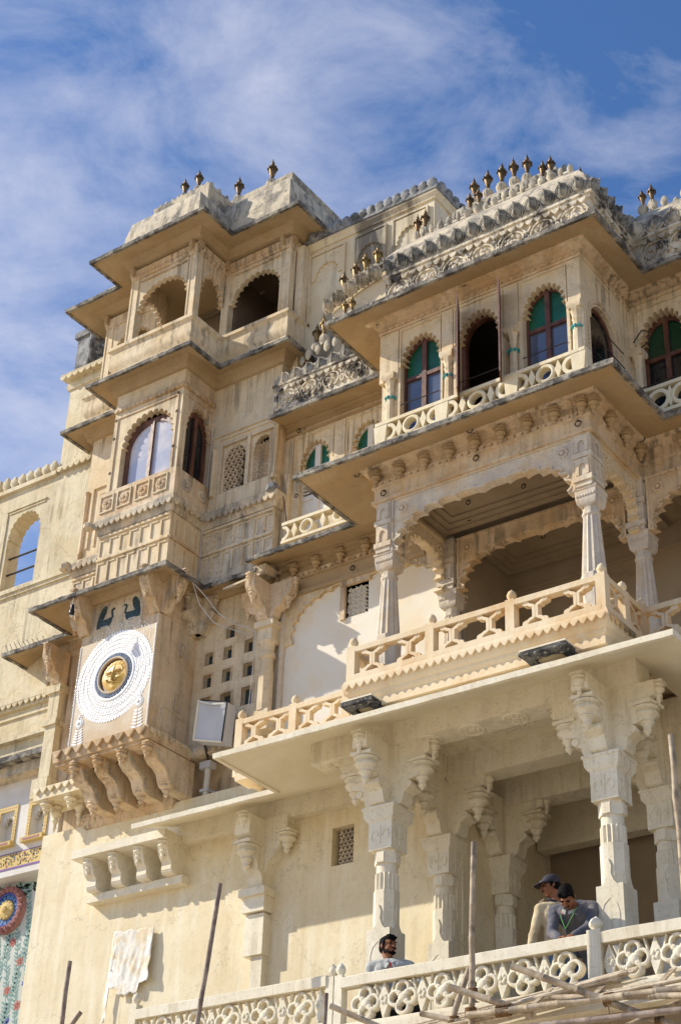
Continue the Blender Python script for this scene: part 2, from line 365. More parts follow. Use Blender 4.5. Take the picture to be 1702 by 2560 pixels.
# ------------------------------------------------------------------ shared ornament meshes
def pend_mesh(name, m, h=.3, r=.08, n=10):
    pr = [(.55, 0), (1, .04), (1, .12), (.72, .16), (.95, .26), (.95, .32), (.62, .42), (.5, .5), (.62, .56), (.36, .66), (.30, .76), (.38, .82), (.12, .95), (.03, 1)]
    return MB().lathe([(max(.002, a*r), -b*h) for a, b in pr], 0, 0, 0, n).box(-r*.95, r*.95, -r*.95, r*.95, -.004, h*.10).mesh(name, m)
PEND = {k: pend_mesh('pendant_'+k, k) for k in ('white', 'plaster', 'plaster_old', 'soffit', 'colstone', 'cream')}
def pendant(parent, m, x, y, z, h=.3, r=.08):
    return inst('pendant', PEND[m], parent, (x, y, z), random.uniform(-.1, .1), (r/.08, r/.08, h/.3))
fin = MB(); fin.lathe([(.030, 0), (.034, .03), (.022, .05), (.030, .075), (.048, .16), (.05, .185), (.062, .19), (.062, .2), (.04, .21), (.045, .235), (.034, .245), (.020, .26), (.026, .285), (.012, .31), (.003, .36)], 0, 0, 0, 12)
for i in range(8):
    a = i*math.pi/4; fin.box(.058*math.cos(a)-.010, .058*math.cos(a)+.010, .058*math.sin(a)-.010, .058*math.sin(a)+.010, .17, .205)
FIN = {k: fin.mesh('finial_'+k, k) for k in ('bronze', 'gold')}
BUL = {}
for k in ('petal_pale', 'plaster_pale'):
    b = MB()
    for i in range(10):
        a0 = i*math.pi/5
        b.lathe([(.012, -.02), (.03, .02), (.035, .06), (.025, .1), (.01, .12)], .042*math.cos(a0), .042*math.sin(a0), 0, 6)
    b.lathe([(.05, -.04), (.065, .03), (.055, .1), (.03, .13)], 0, 0, 0, 10); BUL[k] = b.mesh('finial_base_'+k, k)
def finial(parent, x, y, z, sc=1.0, m='bronze', bm='petal_pale'):
    """z is the foot of the stone bulb"""
    o = inst('finial', FIN[m], parent, (x, y, z+.12*sc), random.uniform(0, 1), sc, rot=(random.uniform(-.04, .04), random.uniform(-.04, .04), random.uniform(0, 1)))
    q = inst('finial_base', BUL[bm], o, (x, y, z), 0, 1.0); q.matrix_parent_inverse = Matrix.Identity(4); q.location = (0, 0, -.12); LOC[q] = Vector((x, y, z))
    return o
def petal_mesh(name, m, w=.16, h=.2, t=.06):
    b = MB(); T = lambda u, v, d: (u, -d, v)
    for k, (s, dd) in enumerate(((1.0, 1.0), (.72, 1.25), (.42, 1.5))):
        n = 9; rows = []; v = []
        for j in range(n):
            f = j/(n-1); ww = w/2*s*(math.sin(math.pi*min(1, f*.82+.12))**.75)*(1 if f < .99 else .1); zz = h*s*f-h*s*.5+(1-s)*h*.05
            for i in range(7):
                q = (i-3)/3; v.append(T(ww*q, zz, t*dd*(1-q*q*.75)*math.sin(math.pi*(.12+.8*f))))
        fs = [(j*7+i, j*7+i+1, j*7+8+i, j*7+7+i) for j in range(n-1) for i in range(6)]
        b.add(v, fs)
        if k < 2:
            e = [(v[j*7][0], v[j*7][2]) for j in range(n)]+[(v[j*7+6][0], v[j*7+6][2]) for j in range(n-1, -1, -1)]
            b.ribbon(T, e, .012, t*.10*dd, t*.62*dd)
    b.ribbon(T, [(0, -h*.3), (0, h*.42)], .010, t*.5, t*1.55)
    return b.mesh(name, m, 60)
PETAL = {k: petal_mesh('petal_'+k, k) for k in ('petal', 'petal_pale', 'lichen')}
def merleaf_mesh(name, m):   # a small upright stone leaf on a roof edge
    return MB().lathe([(.01, -.05), (.045, 0), (.05, .05), (.035, .1), (.006, .13)], 0, 0, 0, 8, 0, .55).mesh(name, m)
LEAF = {k: merleaf_mesh('leaf_'+k, k) for k in ('petal_pale', 'petal')}
tooth = MB().prism(lambda u, v, d: (u, -d, v), [(-.085, 0), (.085, 0), (.05, -.05), (.012, -.095), (0, -.10), (-.012, -.095), (-.05, -.05)], 0, .035)
TOOTH = {k: tooth.mesh('tooth_'+k, k) for k in ('plaster', 'cream', 'plaster_old', 'sandstone', 'sandstone_old')}
def teeth(parent, m, p0, p1, n, sc=1.0, rz=0):
    for i in range(n):
        f = (i+.5)/n; inst('tooth', TOOTH[m], parent, tuple(a+(b-a)*f for a, b in zip(p0, p1)), rz, sc)
def scallops(mb, T, u0, u1, v, w, h, d):
    n = max(1, round((u1-u0)/w)); w = (u1-u0)/n
    for i in range(n):
        c = u0+(i+.5)*w; mb.prism(T, [(c-w/2, v), (c+w/2, v), (c+w*.38, v-h*.55), (c+w*.12, v-h), (c-w*.12, v-h), (c-w*.38, v-h*.55)], 0, d)
    return mb
def rose(parent, m, T, u, v, r):
    b = MB().lathed(T, u, v, [(.28*r, -.004), (.28*r, .03), (.12*r, .042)], 10)
    for k in range(8):
        a = k*math.pi/4; b.lathed(T, u+.60*r*math.cos(a), v+.60*r*math.sin(a), [(.33*r, -.004), (.32*r, .014), (.18*r, .024)], 8)
    return part('carved_rose', b, m, parent)
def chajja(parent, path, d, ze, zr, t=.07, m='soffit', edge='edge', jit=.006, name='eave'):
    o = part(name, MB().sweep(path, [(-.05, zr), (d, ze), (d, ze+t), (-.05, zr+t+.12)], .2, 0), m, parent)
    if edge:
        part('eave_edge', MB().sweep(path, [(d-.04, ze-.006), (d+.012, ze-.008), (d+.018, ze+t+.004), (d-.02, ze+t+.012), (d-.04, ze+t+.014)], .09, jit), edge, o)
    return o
def ringmark(parent, x, y, z, r=.03):                       # iron hook ring fixed to a wall
    b = MB(); T = F(y); n = 14; pts = [(x+r*math.cos(2*math.pi*i/n), y-.02, z+r*math.sin(2*math.pi*i/n)) for i in range(n+1)]
    return part('iron_ring', b.tube(pts, .008, 5).tube([(x, y+.02, z+r), (x, y-.03, z+r)], .009, 5), 'rustring', parent)
# ------------------------------------------------------------------ ground
g = struct('ground', MB().add([(-3000, -3000, -1.6), (3000, -3000, -1.6), (3000, 3000, -1.6), (-3000, 3000, -1.6)], [(0, 1, 2, 3)]), 'ground')
# ================================================================== the sun tower
TW = thing('palace_tower', 'tall cream tower of stacked balcony windows above the golden sun face', 'tower', (-15.34, 17.5, -1.6))
XC = -15.34
# body
part('wall', MB().box(-17.3, -13.34, 16.62, 21, -1.6, 13.2).box(-17.2, -13.34, 16.42, 21, 13.2, 16.55), 'plaster', TW)
# --- lower wall round the sun box, with its small square windows
def kx(z): return z
hol = []
for (u, z, w, h) in ((-14.09, 11.36, .16, .19), (-14.46, 11.02, .15, .19), (-14.11, 11.03, .15, .19), (-13.73, 11.04, .15, .2), (-14.46, 10.66, .15, .2), (-14.11, 10.67, .15, .2), (-13.72, 10.66, .16, .21), (-14.09, 10.25, .19, .27), (-13.71, 10.25, .19, .28), (-14.46, 10.27, .17, .27)):
    hol.append((u-w/2, u+w/2, z-h/2, z+h/2))
lh = [(-16.62-.09, -16.62+.09, z-h/2, z+h/2) for z, h in ((10.86, .24), (10.30, .26), (9.78, .3))]
kw = part('wall', MB().wall(F(16.35), -14.74, -13.28, 9.55, 12.1, -.2, 0, hol), 'plaster_pale', TW)
kl = part('wall', MB().wall(F(16.35), -17.4, -16.22, 9.42, 12.1, -.2, 0, lh), 'plaster', TW)
for h in hol+lh:
    o = part('window', MB().lbox(F(16.35), h[0]-.01, h[1]+.01, h[2]-.01, h[3]+.01, -.10, -.085), 'glass_small', TW)
    fr = MB()
    for a, b, c, d in ((h[0]-.03, h[1]+.03, h[3], h[3]+.028), (h[0]-.028, h[0], h[2], h[3]), (h[1], h[1]+.028, h[2], h[3])): fr.lbox(F(16.35), a, b, c, d, -.01, .012)
    part('frame', fr, 'plaster', o)
part('wall', MB().lbox(F(16.8), -14.9, -13.2, 7.8, 9.56, -.1, 0), 'plaster_old', TW)      # stained recess under the windows
lg = part('ledge', MB().lbox(F(16.35), -14.70, -13.5, 9.47, 9.60, -.3, .10), 'plaster_old', TW)
teeth(TW, 'plaster_old', (-14.66, 16.25, 9.55), (-13.7, 16.25, 9.55), 7, .72)
for a, b, c, d in ((-14.2, -13.98, 9.72, 9.98), (-13.90, -13.66, 9.68, 9.95), (-14.5, -14.28, 9.70, 9.98)):
    part('panel_frame', MB().lbox(F(16.35), a, b, d-.015, d, .001, .012).lbox(F(16.35), a, a+.015, c, d-.015, .001, .012).lbox(F(16.35), b-.015, b, c, d-.015, .001, .012), 'plaster', TW)
# engaged pilaster right of the small windows, with its bracket cluster
def pilaster(parent, x, y, w, z0, z1, m):
    b = MB(); b.box(x-w*.62, x+w*.62, y-w*.4, 16.36, z0, z0+.3); b.lathe([(w*.5, z0+.3), (w*.5, z0+.9)], x, y, 0, 8, math.pi/8); b.lathe([(w*.46, z0+.9), (w*.42, z0+1.1), (w*.55, z0+1.12), (w*.55, z0+1.18), (w*.42, z0+1.2), (w*.5, z0+1.32), (w*.62, z0+1.36)], x, y, 0, 12)
    b.box(x-w*.55, x+w*.55, y-w*.4, 16.36, z0+1.34, z1-.1); b.box(x-w*.75, x+w*.75, y-w*.6, 16.36, z1-.1, z1)
    return part('pilaster', b, m, parent)
pilaster(TW, -13.30, 16.24, .22, 9.55, 11.22, 'plaster_pale')
def cluster(parent, x, y, z, m, pm, s=1.0, dirs=((0, -1), (-1, 0), (1, 0)), ext=.5, arm=.09):
    """stepped bracket arms with hanging buds; z is the top of the capital"""
    for dx, dy in dirs:
        b = MB(); P = [(0, 0), (.12*s, 0), (.18*s, .08*s), (.20*s, .16*s), (.30*s, .20*s), (.36*s, .30*s), (ext*s*.92, .36*s), (ext*s, .44*s), (ext*s, .62*s), (0, .62*s)]
        if dx: T = lambda u, v, d: (x+dx*u, y+d, z+v)
        else: T = lambda u, v, d: (x+d, y+dy*u, z+v)
        b.prism(T, P, -arm*s, arm*s); part('bracket', b, m, parent)
        pendant(parent, pm, x+dx*ext*s*.80, y+dy*ext*s*.80, z+.40*s, .27*s, .082*s)
        pendant(parent, pm, x+dx*ext*s*1.02, y+dy*ext*s*1.02, z+.62*s, .20*s, .06*s)
cluster(TW, -13.30, 16.2, 11.22, 'plaster', 'plaster', .9)
# --- the sun box
sb = MB(); sb.box(-16.23, -14.73, 15.5, 16.36, 9.6, 12.12)
sunbox = part('sun_box', sb, 'plaster', TW)
T = R(-14.73)
for a, b, c, d in ((15.72, 15.95, 9.68, 10.1), (16.05, 16.28, 9.66, 10.05), (15.98, 16.12, 10.12, 10.4), (16.0, 16.1, 10.98, 11.2)):
    part('panel_frame', MB().lbox(T, a, b, d-.014, d, .001, .014).lbox(T, a, b, c, c+.012, .001, .014).lbox(T, a, a+.014, c+.012, d-.014, .001, .014).lbox(T, b-.014, b, c+.012, d-.014, .001, .014), 'plaster_old', sunbox)
shelf = part('shelf', MB().sweep([(-16.23, 16.3), (-16.23, 15.5), (-14.73, 15.5), (-14.73, 16.3)], [(-.2, 9.40), (.10, 9.40), (.10, 9.44), (.13, 9.45), (.15, 9.60), (.15, 9.625), (-.2, 9.625)], .3), 'plaster', TW)
teeth(TW, 'plaster', (-16.36, 15.35, 9.60), (-14.60, 15.35, 9.60), 9, 1.05)
teeth(TW, 'plaster_old', (-14.58, 15.38, 9.60), (-14.58, 16.28, 9.60), 7, .8, math.pi/2)
# four S-curved brackets under it
for i, x in enumerate((-16.02, -15.58, -15.13, -14.67)):
    T = (lambda X: lambda u, v, d: (X+d, u, v))(x)
    pts = [(15.50, 9.41), (15.50, 9.32), (15.56, 9.22), (15.62, 9.17), (15.72, 9.14), (15.80, 9.08), (15.83, 9.0), (15.88, 8.93), (15.98, 8.90), (16.36, 8.90), (16.36, 9.41)]
    o = part('bracket', MB().prism(T, pts, -.10, .10), 'plaster', TW)
    ln = MB()
    for k in (.022, .05, .08): ln.ribbon(lambda u, v, d, x=x: (x+.10+d, u, v), [(u+k, v+.35*k) for u, v in pts[1:8]], .012, -.004, .010)
    part('carved_line', ln, 'plaster_old', o)
    pendant(TW, 'plaster', x, 15.47, 9.40, .24, .085); pendant(TW, 'plaster', x, 15.93, 8.99, .22, .10)
part('wall', MB().box(-16.5, -14.9, 16.37, 16.6, 8.98, 9.42), 'plaster_old', TW)
bd = part('band', MB().sweep([(-16.5, 16.7), (-16.5, 16.36), (-14.93, 16.36), (-14.93, 16.8)], [(-.1, 8.80), (.03, 8.82), (.08, 8.9), (.10, 8.98), (.10, 9.0), (-.1, 9.0)], .3), 'plaster', TW)
for i in range(17): inst('bead', PEND['plaster'], TW, (-16.52+i*.104, 16.27, 8.99), 0, (.55, .55, .32))
# small side shelf
part('shelf', MB().lbox(F(16.36), -17.28, -16.36, 9.27, 9.46, -.1, .42), 'cream', TW); teeth(TW, 'cream', (-17.28, 15.93, 9.44), (-16.40, 15.93, 9.44), 6, .9)
for x in (-17.1, -16.62): pendant(TW, 'cream', x, 16.05, 9.28, .24, .10); pendant(TW, 'cream', x, 16.26, 9.28, .42, .09)
# --- eave above the sun (broken towards the right)
PATH3 = [(-18.02, 16.9), (-18.02, 16.35), (-16.6, 16.35), (-16.6, 15.5), (-14.73, 15.5), (-14.73, 16.35), (-13.36, 16.35)]
e3 = chajja(TW, PATH3, .41, 11.95, 12.12, .05, 'soffit', 'edge', .010)
part('moulding', MB().sweep(PATH3[2:], [(-.02, 11.95), (.06, 11.95), (.12, 12.02), (.18, 12.10), (-.02, 12.12)], .3), 'soffit', TW)
br = MB(); br.add([(-13.9, 15.88, 11.78), (-13.24, 15.88, 11.82), (-13.22, 15.92, 11.86), (-13.2, 16.35, 12.05), (-13.9, 16.35, 12.02), (-13.9, 15.88, 11.81), (-13.24, 15.88, 11.86), (-13.22, 15.92, 11.90), (-13.2, 16.35, 12.1), (-13.9, 16.35, 12.07)], [(0, 4, 3, 2, 1), (5, 6, 7, 8, 9), (0, 1, 6, 5), (1, 2, 7, 6), (2, 3, 8, 7), (3, 4, 9, 8), (4, 0, 5, 9)])
part('broken_eave', br, 'plaster_old', TW)
part('stone_block', MB().box(-13.42, -13.2, 15.95, 16.2, 11.93, 12.04), 'plaster_old', TW)
sp = MB()
for i in range(9):
    f = i/8; x, y, z = -18.35+.5*f, 15.98+.3*f, 12.04+.16*f
    sp.tube([(x, y, z-.03), (x-.05+random.uniform(-.03, .03), y-.06, z+.10)], .005, 4)
part('iron_spike', sp, 'iron', TW, stuff=True)
for x, y, dirs in ((-16.16, 15.58, ((0, -1), (-1, 0))), (-14.80, 15.58, ((0, -1), (1, 0)))):
    cluster(TW, x, y, 11.48, 'plaster', 'plaster', .98, dirs, .42)
cluster(TW, -14.66, 16.28, 11.40, 'plaster_old', 'plaster_old', .95, ((1, 0), (0, -1)), .3); cluster(TW, -17.36, 16.30, 11.25, 'plaster', 'plaster', .95, ((0, -1), (-1, 0)), .45)
part('pilaster', MB().box(-17.52, -17.30, 16.2, 16.5, 9.75, 11.27).box(-17.58, -17.26, 16.14, 16.5, 9.44, 9.75).box(-17.56, -17.27, 16.16, 16.5, 10.62, 10.7).box(-17.56, -17.27, 16.16, 16.5, 11.16, 11.3), 'yellow', TW)
# --- panelled block over the eave
for (u0_, u1_, y) in ((-16.05, -14.63, 15.42), (-14.63, -13.27, 16.15), (-17.3, -16.05, 16.15)):
    part('panel_block', MB().box(u0_, u1_, y, 16.7, 12.05, 13.12), 'plaster_old' if y > 16 else 'plaster_pale', TW)
    b = MB(); n = max(3, round((u1_-u0_)/.2)); w = (u1_-u0_)/n
    for r_ in ((12.30, 12.62), (12.76, 13.02)):
        for i in range(n):
            a = u0_+i*w+.03
            b.lbox(F(y), a, a+.022, *r_, .002, .02).lbox(F(y), a+.022, a+w-.06, r_[1]-.02, r_[1], .002, .016)
    b.lbox(F(y), u0_, u1_, 12.66, 12.70, .002, .03).lbox(F(y), u0_, u1_, 13.06, 13.10, .002, .03)
    part('raised_panel', b, 'plaster_pale', TW)
b = MB()
for z0, z1 in ((12.30, 12.62), (12.76, 13.02)):
    for a in (15.55, 15.78, 16.0): b.lbox(R(-14.63), a, a+.02, z0, z1, .002, .016)
b.lbox(R(-14.63), 15.42, 16.15, 12.66, 12.70, .002, .03); part('raised_panel', b, 'plaster', TW)
PB = [(-17.3, 16.7), (-17.3, 16.15), (-16.05, 16.15), (-16.05, 15.42), (-14.63, 15.42), (-14.63, 16.15), (-13.27, 16.15), (-13.27, 16.6)]
part('moulding', MB().sweep(PB, [(-.1, 13.10), (.03, 13.12), (.05, 13.2), (.10, 13.30), (.10, 13.36), (.06, 13.40), (-.1, 13.40)], .25, .004), 'plaster_old', TW)
b = MB(); scallops(b, F(15.33), -16.12, -14.55, 13.28, .11, .08, .03); scallops(b, F(16.06), -14.5, -13.2, 13.28, .11, .08, .03); scallops(b, F(16.06), -17.36, -16.15, 13.28, .11, .08, .03); scallops(b, R(-14.54), 15.36, 16.05, 13.28, .11, .08, .03)
part('scallop_row', b, 'plaster_old', TW, stuff=True)
part('stone_knob', MB().lathe([(.05, 0), (.10, .03), (.11, .09), (.09, .13), (.05, .16)], -13.27, 16.08, 13.32, 8), 'mergrey', TW); part('stone_knob', MB().lathe([(.05, 0), (.10, .03), (.11, .09), (.07, .15)], -17.4, 16.06, 13.24, 8), 'plaster_old', TW); part('stone_knob', MB().lathe([(.04, 0), (.09, .03), (.09, .09), (.05, .13)], -16.2, 15.3, 13.22, 8), 'plaster_old', TW)
# rose panels
part('rose_panel', MB().box(-16.12, -14.57, 15.36, 16.3, 13.40, 13.87), 'plaster', TW)
for x in (-15.93, -15.58, -15.21, -14.85):
    b = MB(); T = F(15.36)
    b.lbox(T, x-.14, x-.12, 13.49, 13.80, .002, .022).lbox(T, x+.12, x+.14, 13.49, 13.80, .002, .022).lbox(T, x-.12, x+.12, 13.78, 13.80, .002, .022).lbox(T, x-.12, x+.12, 13.49, 13.51, .002, .022)
    part('square_frame', b, 'plaster_pale', TW); rose(TW, 'plaster', T, x, 13.645, .105)
for y in (15.62, 15.98): rose(TW, 'plaster_old', R(-14.57), y, 13.645, .12)
# --- window storey: centre box with arched windows
b = MB(); T = F(15.42)
b.archpanel(T, -15.30, 14.66, .53, .54, 13, .06, -16.05, -14.63, 15.92, -.12, 0, 13.87, p=2.1)
part('window_wall', b, 'plaster_pale', TW)
b = MB(); b.archpanel(R(-14.63), 15.85, 14.72, .29, .48, 11, .035, 15.54, 16.16, 15.92, -.12, 0, 13.87); part('window_wall', b, 'plaster', TW)
part('window_wall', MB().box(-16.05, -15.93, 15.54, 16.4, 13.87, 15.92), 'plaster', TW)
def timber_window(parent, T, c, zs, a, b_, v0, dep, m='wood', g_up='glass_sky_tint', g_lo=None, ztr=None, mull=True, fw=.055):
    fr = MB().archpanel(T, c, zs, a-fw, b_-fw, 1, 0, c-a-.02, c+a+.02, zs+b_+.02, dep-.06, dep, v0, per=22)
    o = part('window', fr, m, parent)
    bars = MB()
    if mull: bars.lbox(T, c-.035, c+.035, v0, zs+b_-fw*.7, dep-.05, dep+.012)
    if ztr: bars.lbox(T, c-a+fw*.6, c+a-fw*.6, ztr-.03, ztr+.03, dep-.045, dep+.006)
    bars.lbox(T, c-a+.01, c+a-.01, v0, v0+.06, dep-.045, dep+.004)
    if mull or ztr: part('mullion', bars, m, o)
    if ztr:
        part('pane', MB().prism(T, archpoly(c, zs, a-fw*.5, b_-fw*.5, 1, 0, ztr, per=22), dep-.035, dep-.028), g_up, o); part('pane', MB().lbox(T, c-a+.01, c+a-.01, v0, ztr, dep-.035, dep-.028), g_lo or g_up, o)
    else: part('pane', MB().prism(T, archpoly(c, zs, a-fw*.5, b_-fw*.5, 1, 0, v0, per=22), dep-.035, dep-.028), g_up, o)
    return o
timber_window(TW, T, -15.30, 14.62, .50, .47, 13.87, -.10, g_up='glass_tower')
timber_window(TW, R(-14.63), 15.85, 14.68, .27, .44, 13.87, -.08, g_up='glass_dark')
b = MB(); b.lbox(T, -16.05, -14.63, 15.40, 15.48, .002, .035); scallops(b, F(15.40), -16.05, -14.61, 15.44, .09, .05, .03); b.lbox(T, -15.98, -14.72, 15.27, 15.295, .002, .02).lbox(T, -15.98, -15.96, 13.9, 15.27, .002, .02).lbox(T, -14.73, -14.705, 13.9, 15.27, .002, .02)
b.lbox(R(-14.63), 15.40, 16.14, 15.40, 15.48, .002, .035); scallops(b, R(-14.60), 15.40, 16.14, 15.44, .09, .05, .02); b.lbox(R(-14.63), 15.48, 16.1, 15.28, 15.305, .002, .02)
part('frieze', b, 'plaster', TW)
for z in (15.30, 14.95, 14.3): ringmark(TW, -14.72, 15.42, z, .018); ringmark(TW, -16.0, 15.42, z-.05, .018)
# side walls with pierced screens
def jali(parent, T, u0, u1, v0, v1, m, style, arched=True, d=-.06):
    """pierced stone screen: ribs of a lattice"""
    b = MB(); W_, H_ = u1-u0, v1-v0; zs = v1-W_*.55
    if style == 'star':
        st = W_/3.1
        for k in range(-8, 14):
            for s in (1, -1):
                for sl in (.58, 1.73):
                    pass
        segs = []
        for i in range(5):
            for j in range(8):
                cx, cz = u0+(i)*st*.78, v0+j*st*.78
                for q in range(6):
                    a = q*math.pi/3+(i+j) % 2*.52; segs.append(((cx, cz), (cx+st*.55*math.cos(a), cz+st*.55*math.sin(a))))
        wd = .011
    else:
        segs = []; st = W_/4.2
        for i in range(7):
            for j in range(11):
                cx, cz = u0+(i+.5*(j % 2))*st*.95, v0+j*st*.80
                for q in range(3):
                    a = q*2*math.pi/3+.3; segs.append(((cx, cz), (cx+st*.52*math.cos(a), cz+st*.52*math.sin(a))))
        wd = .022
    def inside(p): 
        u, w = p
        if not (u0 <= u <= u1 and v0 <= w <= v1): return False
        return (not arched) or w < zs or ((u-(u0+u1)/2)/(W_/2))**2+((w-zs)/(v1-zs))**2 <= 1.02
    for p, q in segs:
        if inside(p) and inside(q): b.ribbon(T, [p, q], wd, d, d+.04)
    return part('pierced_screen', b, m, parent)
for T, u0_, u1_, hl in ((F(16.15), -14.65, -13.28, ((-14.33, -13.93, 'drop'), (-13.77, -13.42, 'star'))),):
    w = MB(); 
    for a, c, s in hl: w.archpanel(T, (a+c)/2, 14.33, (c-a)/2, .22, 9, .02, a-.06, c+.06, 14.62, -.12, -.03, 13.72)
    w.lbox(T, u0_, u1_, 14.62, 16.1, -.3, 0).lbox(T, u0_, u1_, 13.35, 13.72, -.3, 0)
    w.lbox(T, u0_, -14.39, 13.72, 14.62, -.3, 0).lbox(T, -13.87, -13.83, 13.72, 14.62, -.3, 0).lbox(T, -13.36, u1_, 13.72, 14.62, -.3, 0)
    part('screen_wall', w, 'plaster_pale', TW)
    part('shade_backing', MB().lbox(T, u0_, u1_, 13.6, 14.66, -.3, -.2), 'dark', TW)  # dark sheet standing in for the shade behind the pierced screens
    for a, c, s in hl: jali(TW, T, a, c, 13.74, 14.55, 'plaster', s)
    f = MB(); f.lbox(T, -14.42, -13.33, 14.70, 14.73, .001, .025).lbox(T, -14.40, -14.37, 13.72, 14.62, .001, .015).lbox(T, -13.88, -13.82, 13.70, 14.66, .001, .012).lbox(T, -14.36, -13.9, 14.58, 14.61, .001, .02).lbox(T, -13.8, -13.36, 14.58, 14.61, .001, .02).lbox(T, -14.6, -13.3, 14.78, 14.80, .001, .03)
    f.lbox(T, -13.36, -13.28, 13.72, 14.72, .001, .03); part('frame', f, 'plaster_pale', TW)
    q = MB(); q.lathe([(.05, 13.62), (.055, 13.68), (.04, 13.7), (.04, 14.55), (.06, 14.6)], -13.31, 16.13, 0, 10); q.lathe([(.04, 13.7), (.04, 14.5), (.055, 14.55)], -14.52, 16.14, 0, 10); part('slender_column', q, 'plaster_pale', TW)
part('wall', MB().lbox(R(-13.275), 16.17, 16.62, 13.36, 16.05, -.2, 0), 'plaster', TW)
part('wall', MB().lbox(F(16.15), -17.25, -16.02, 13.35, 16.1, -.3, 0).lbox(LF(-17.25), 16.16, 16.7, 13.2, 16.1, -.2, 0), 'plaster_pale', TW)
b = MB(); b.lathe([(.03, 13.42), (.05, 13.5), (.035, 13.54), (.035, 14.6), (.05, 14.66), (.05, 14.7)], -17.2, 16.13, 0, 10); part('slender_column', b, 'plaster', TW)
b = MB(); T = F(16.15); b.lbox(T, -17.1, -16.7, 14.72, 14.76, .001, .03).lbox(T, -17.1, -17.06, 13.6, 14.72, .001, .03).lbox(T, -16.95, -16.6, 14.58, 14.61, .001, .02).lbox(T, -16.95, -16.92, 13.6, 14.58, .001, .02); part('frame', b, 'plaster_pale', TW)
# ledge and swelling sill of the top pavilion
PT = [(-17.3, 16.8), (-17.3, 16.15), (-16.05, 16.15), (-16.05, 15.42), (-14.63, 15.42), (-14.63, 16.15), (-13.28, 16.15), (-13.28, 16.9)]
chajja(TW, PT, .37, 15.84, 15.98, .045, 'soffit', 'edge', .006)
part('moulding', MB().sweep(PT, [(-.02, 15.74), (.05, 15.75), (.08, 15.84), (.16, 15.93), (-.02, 15.95)], .3), 'soffit', TW)
part('sill', MB().sweep(PT, [(-.2, 16.0), (.20, 16.0), (.18, 16.10), (.10, 16.15), (.11, 16.20), (.15, 16.26), (.17, 16.36), (.14, 16.52), (.16, 16.58), (.19, 16.60), (.19, 16.66), (-.2, 16.67)], .3, .003), 'plaster_pale', TW)
b = MB(); scallops(b, F(15.24), -16.22, -14.45, 16.10, .12, .07, .02); scallops(b, F(15.97), -14.4, -13.1, 16.10, .12, .07, .02); scallops(b, F(15.97), -17.5, -16.3, 16.10, .12, .07, .02); part('scallop_row', b, 'plaster_pale', TW, stuff=True)
# open pavilion: posts, arches, ceiling, back wall
for x, y, w in ((-15.98, 15.49, .14), (-14.70, 15.49, .14), (-14.60, 16.23, .12), (-13.37, 16.23, .17), (-16.10, 16.23, .12), (-17.22, 16.23, .15)):
    part('post', MB().box(x-w/2, x+w/2, y-.07, y+.07, 16.6, 18.3).box(x-w/2-.012, x-w/2+.02, y-.082, y-.06, 16.66, 18.15).box(x+w/2-.02, x+w/2+.012, y-.082, y-.06, 16.66, 18.15), 'plaster_pale', TW)
def arch_wall(T, c, a, u0, u1, m='plaster_pale', n=13, zs=17.45, b_=.47, v1=18.3, dep=.06):
    part('arch', MB().archpanel(T, c, zs, a, b_, n, dep, u0, u1, v1, -.10, -.01), m, TW)
arch_wall(F(15.42), -15.34, .535, -15.91, -14.77); arch_wall(R(-14.63), 15.86, .29, 15.55, 16.17, 'plaster', 11); arch_wall(F(16.15), -13.96, .52, -14.54, -13.46); arch_wall(F(16.15), -16.64, .45, -17.15, -16.16)
arch_wall(LF(-16.05), 15.86, .29, 15.55, 16.17, 'plaster', 11); arch_wall(R(-13.28), 16.75, .4, 16.3, 17.2, 'plaster')
part('shade_room_wall', MB().box(-16.15, -14.62, 17.3, 17.4, 16.6, 18.28), 'inner_shade', TW); arch_wall(F(16.95), -15.34, .5, -16.3, -14.63, 'inner', 13, 17.35); arch_wall(F(17.6), -13.9, .4, -14.6, -13.3, 'inner', 13, 17.2); arch_wall(F(17.6), -16.7, .4, -17.3, -16.0, 'inner', 13, 17.2)
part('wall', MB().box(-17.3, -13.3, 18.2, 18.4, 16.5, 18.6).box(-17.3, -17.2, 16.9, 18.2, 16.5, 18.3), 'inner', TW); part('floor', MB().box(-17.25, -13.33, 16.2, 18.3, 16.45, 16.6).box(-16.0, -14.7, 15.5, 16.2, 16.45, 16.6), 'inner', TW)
part('shade_room_wall', MB().box(-14.62, -14.5, 16.32, 18.2, 16.6, 18.3).box(-14.5, -13.35, 17.3, 17.4, 16.6, 18.28).box(-14.5, -13.35, 16.3, 17.3, 18.22, 18.275), 'inner_shade', TW)  # partition added to block sunlight; shade also put into its colour
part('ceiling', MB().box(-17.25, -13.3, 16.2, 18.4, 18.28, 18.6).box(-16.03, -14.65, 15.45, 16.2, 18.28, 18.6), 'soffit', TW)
b = MB(); 
for z, d in ((18.24, .05), (18.19, .025)): b.lbox(F(16.9), -16.3, -14.4, z, z+.03, 0, d)
part('moulding', b, 'inner', TW)
b = MB(); T = F(15.42)
b.sweep(PT, [(-.05, 18.13), (.015, 18.13), (.03, 18.2), (.05, 18.3), (-.05, 18.3)], .4); scallops(b, F(15.40), -16.0, -14.68, 18.22, .08, .05, .02); scallops(b, F(16.13), -14.6, -13.3, 18.22, .08, .05, .02); scallops(b, R(-14.60), 15.45, 16.1, 18.22, .08, .05, .02)
b.lbox(T, -15.85, -14.85, 18.03, 18.055, .001, .02).lbox(F(16.15), -14.45, -13.5, 18.03, 18.055, .001, .02)
part('frieze', b, 'plaster', TW)
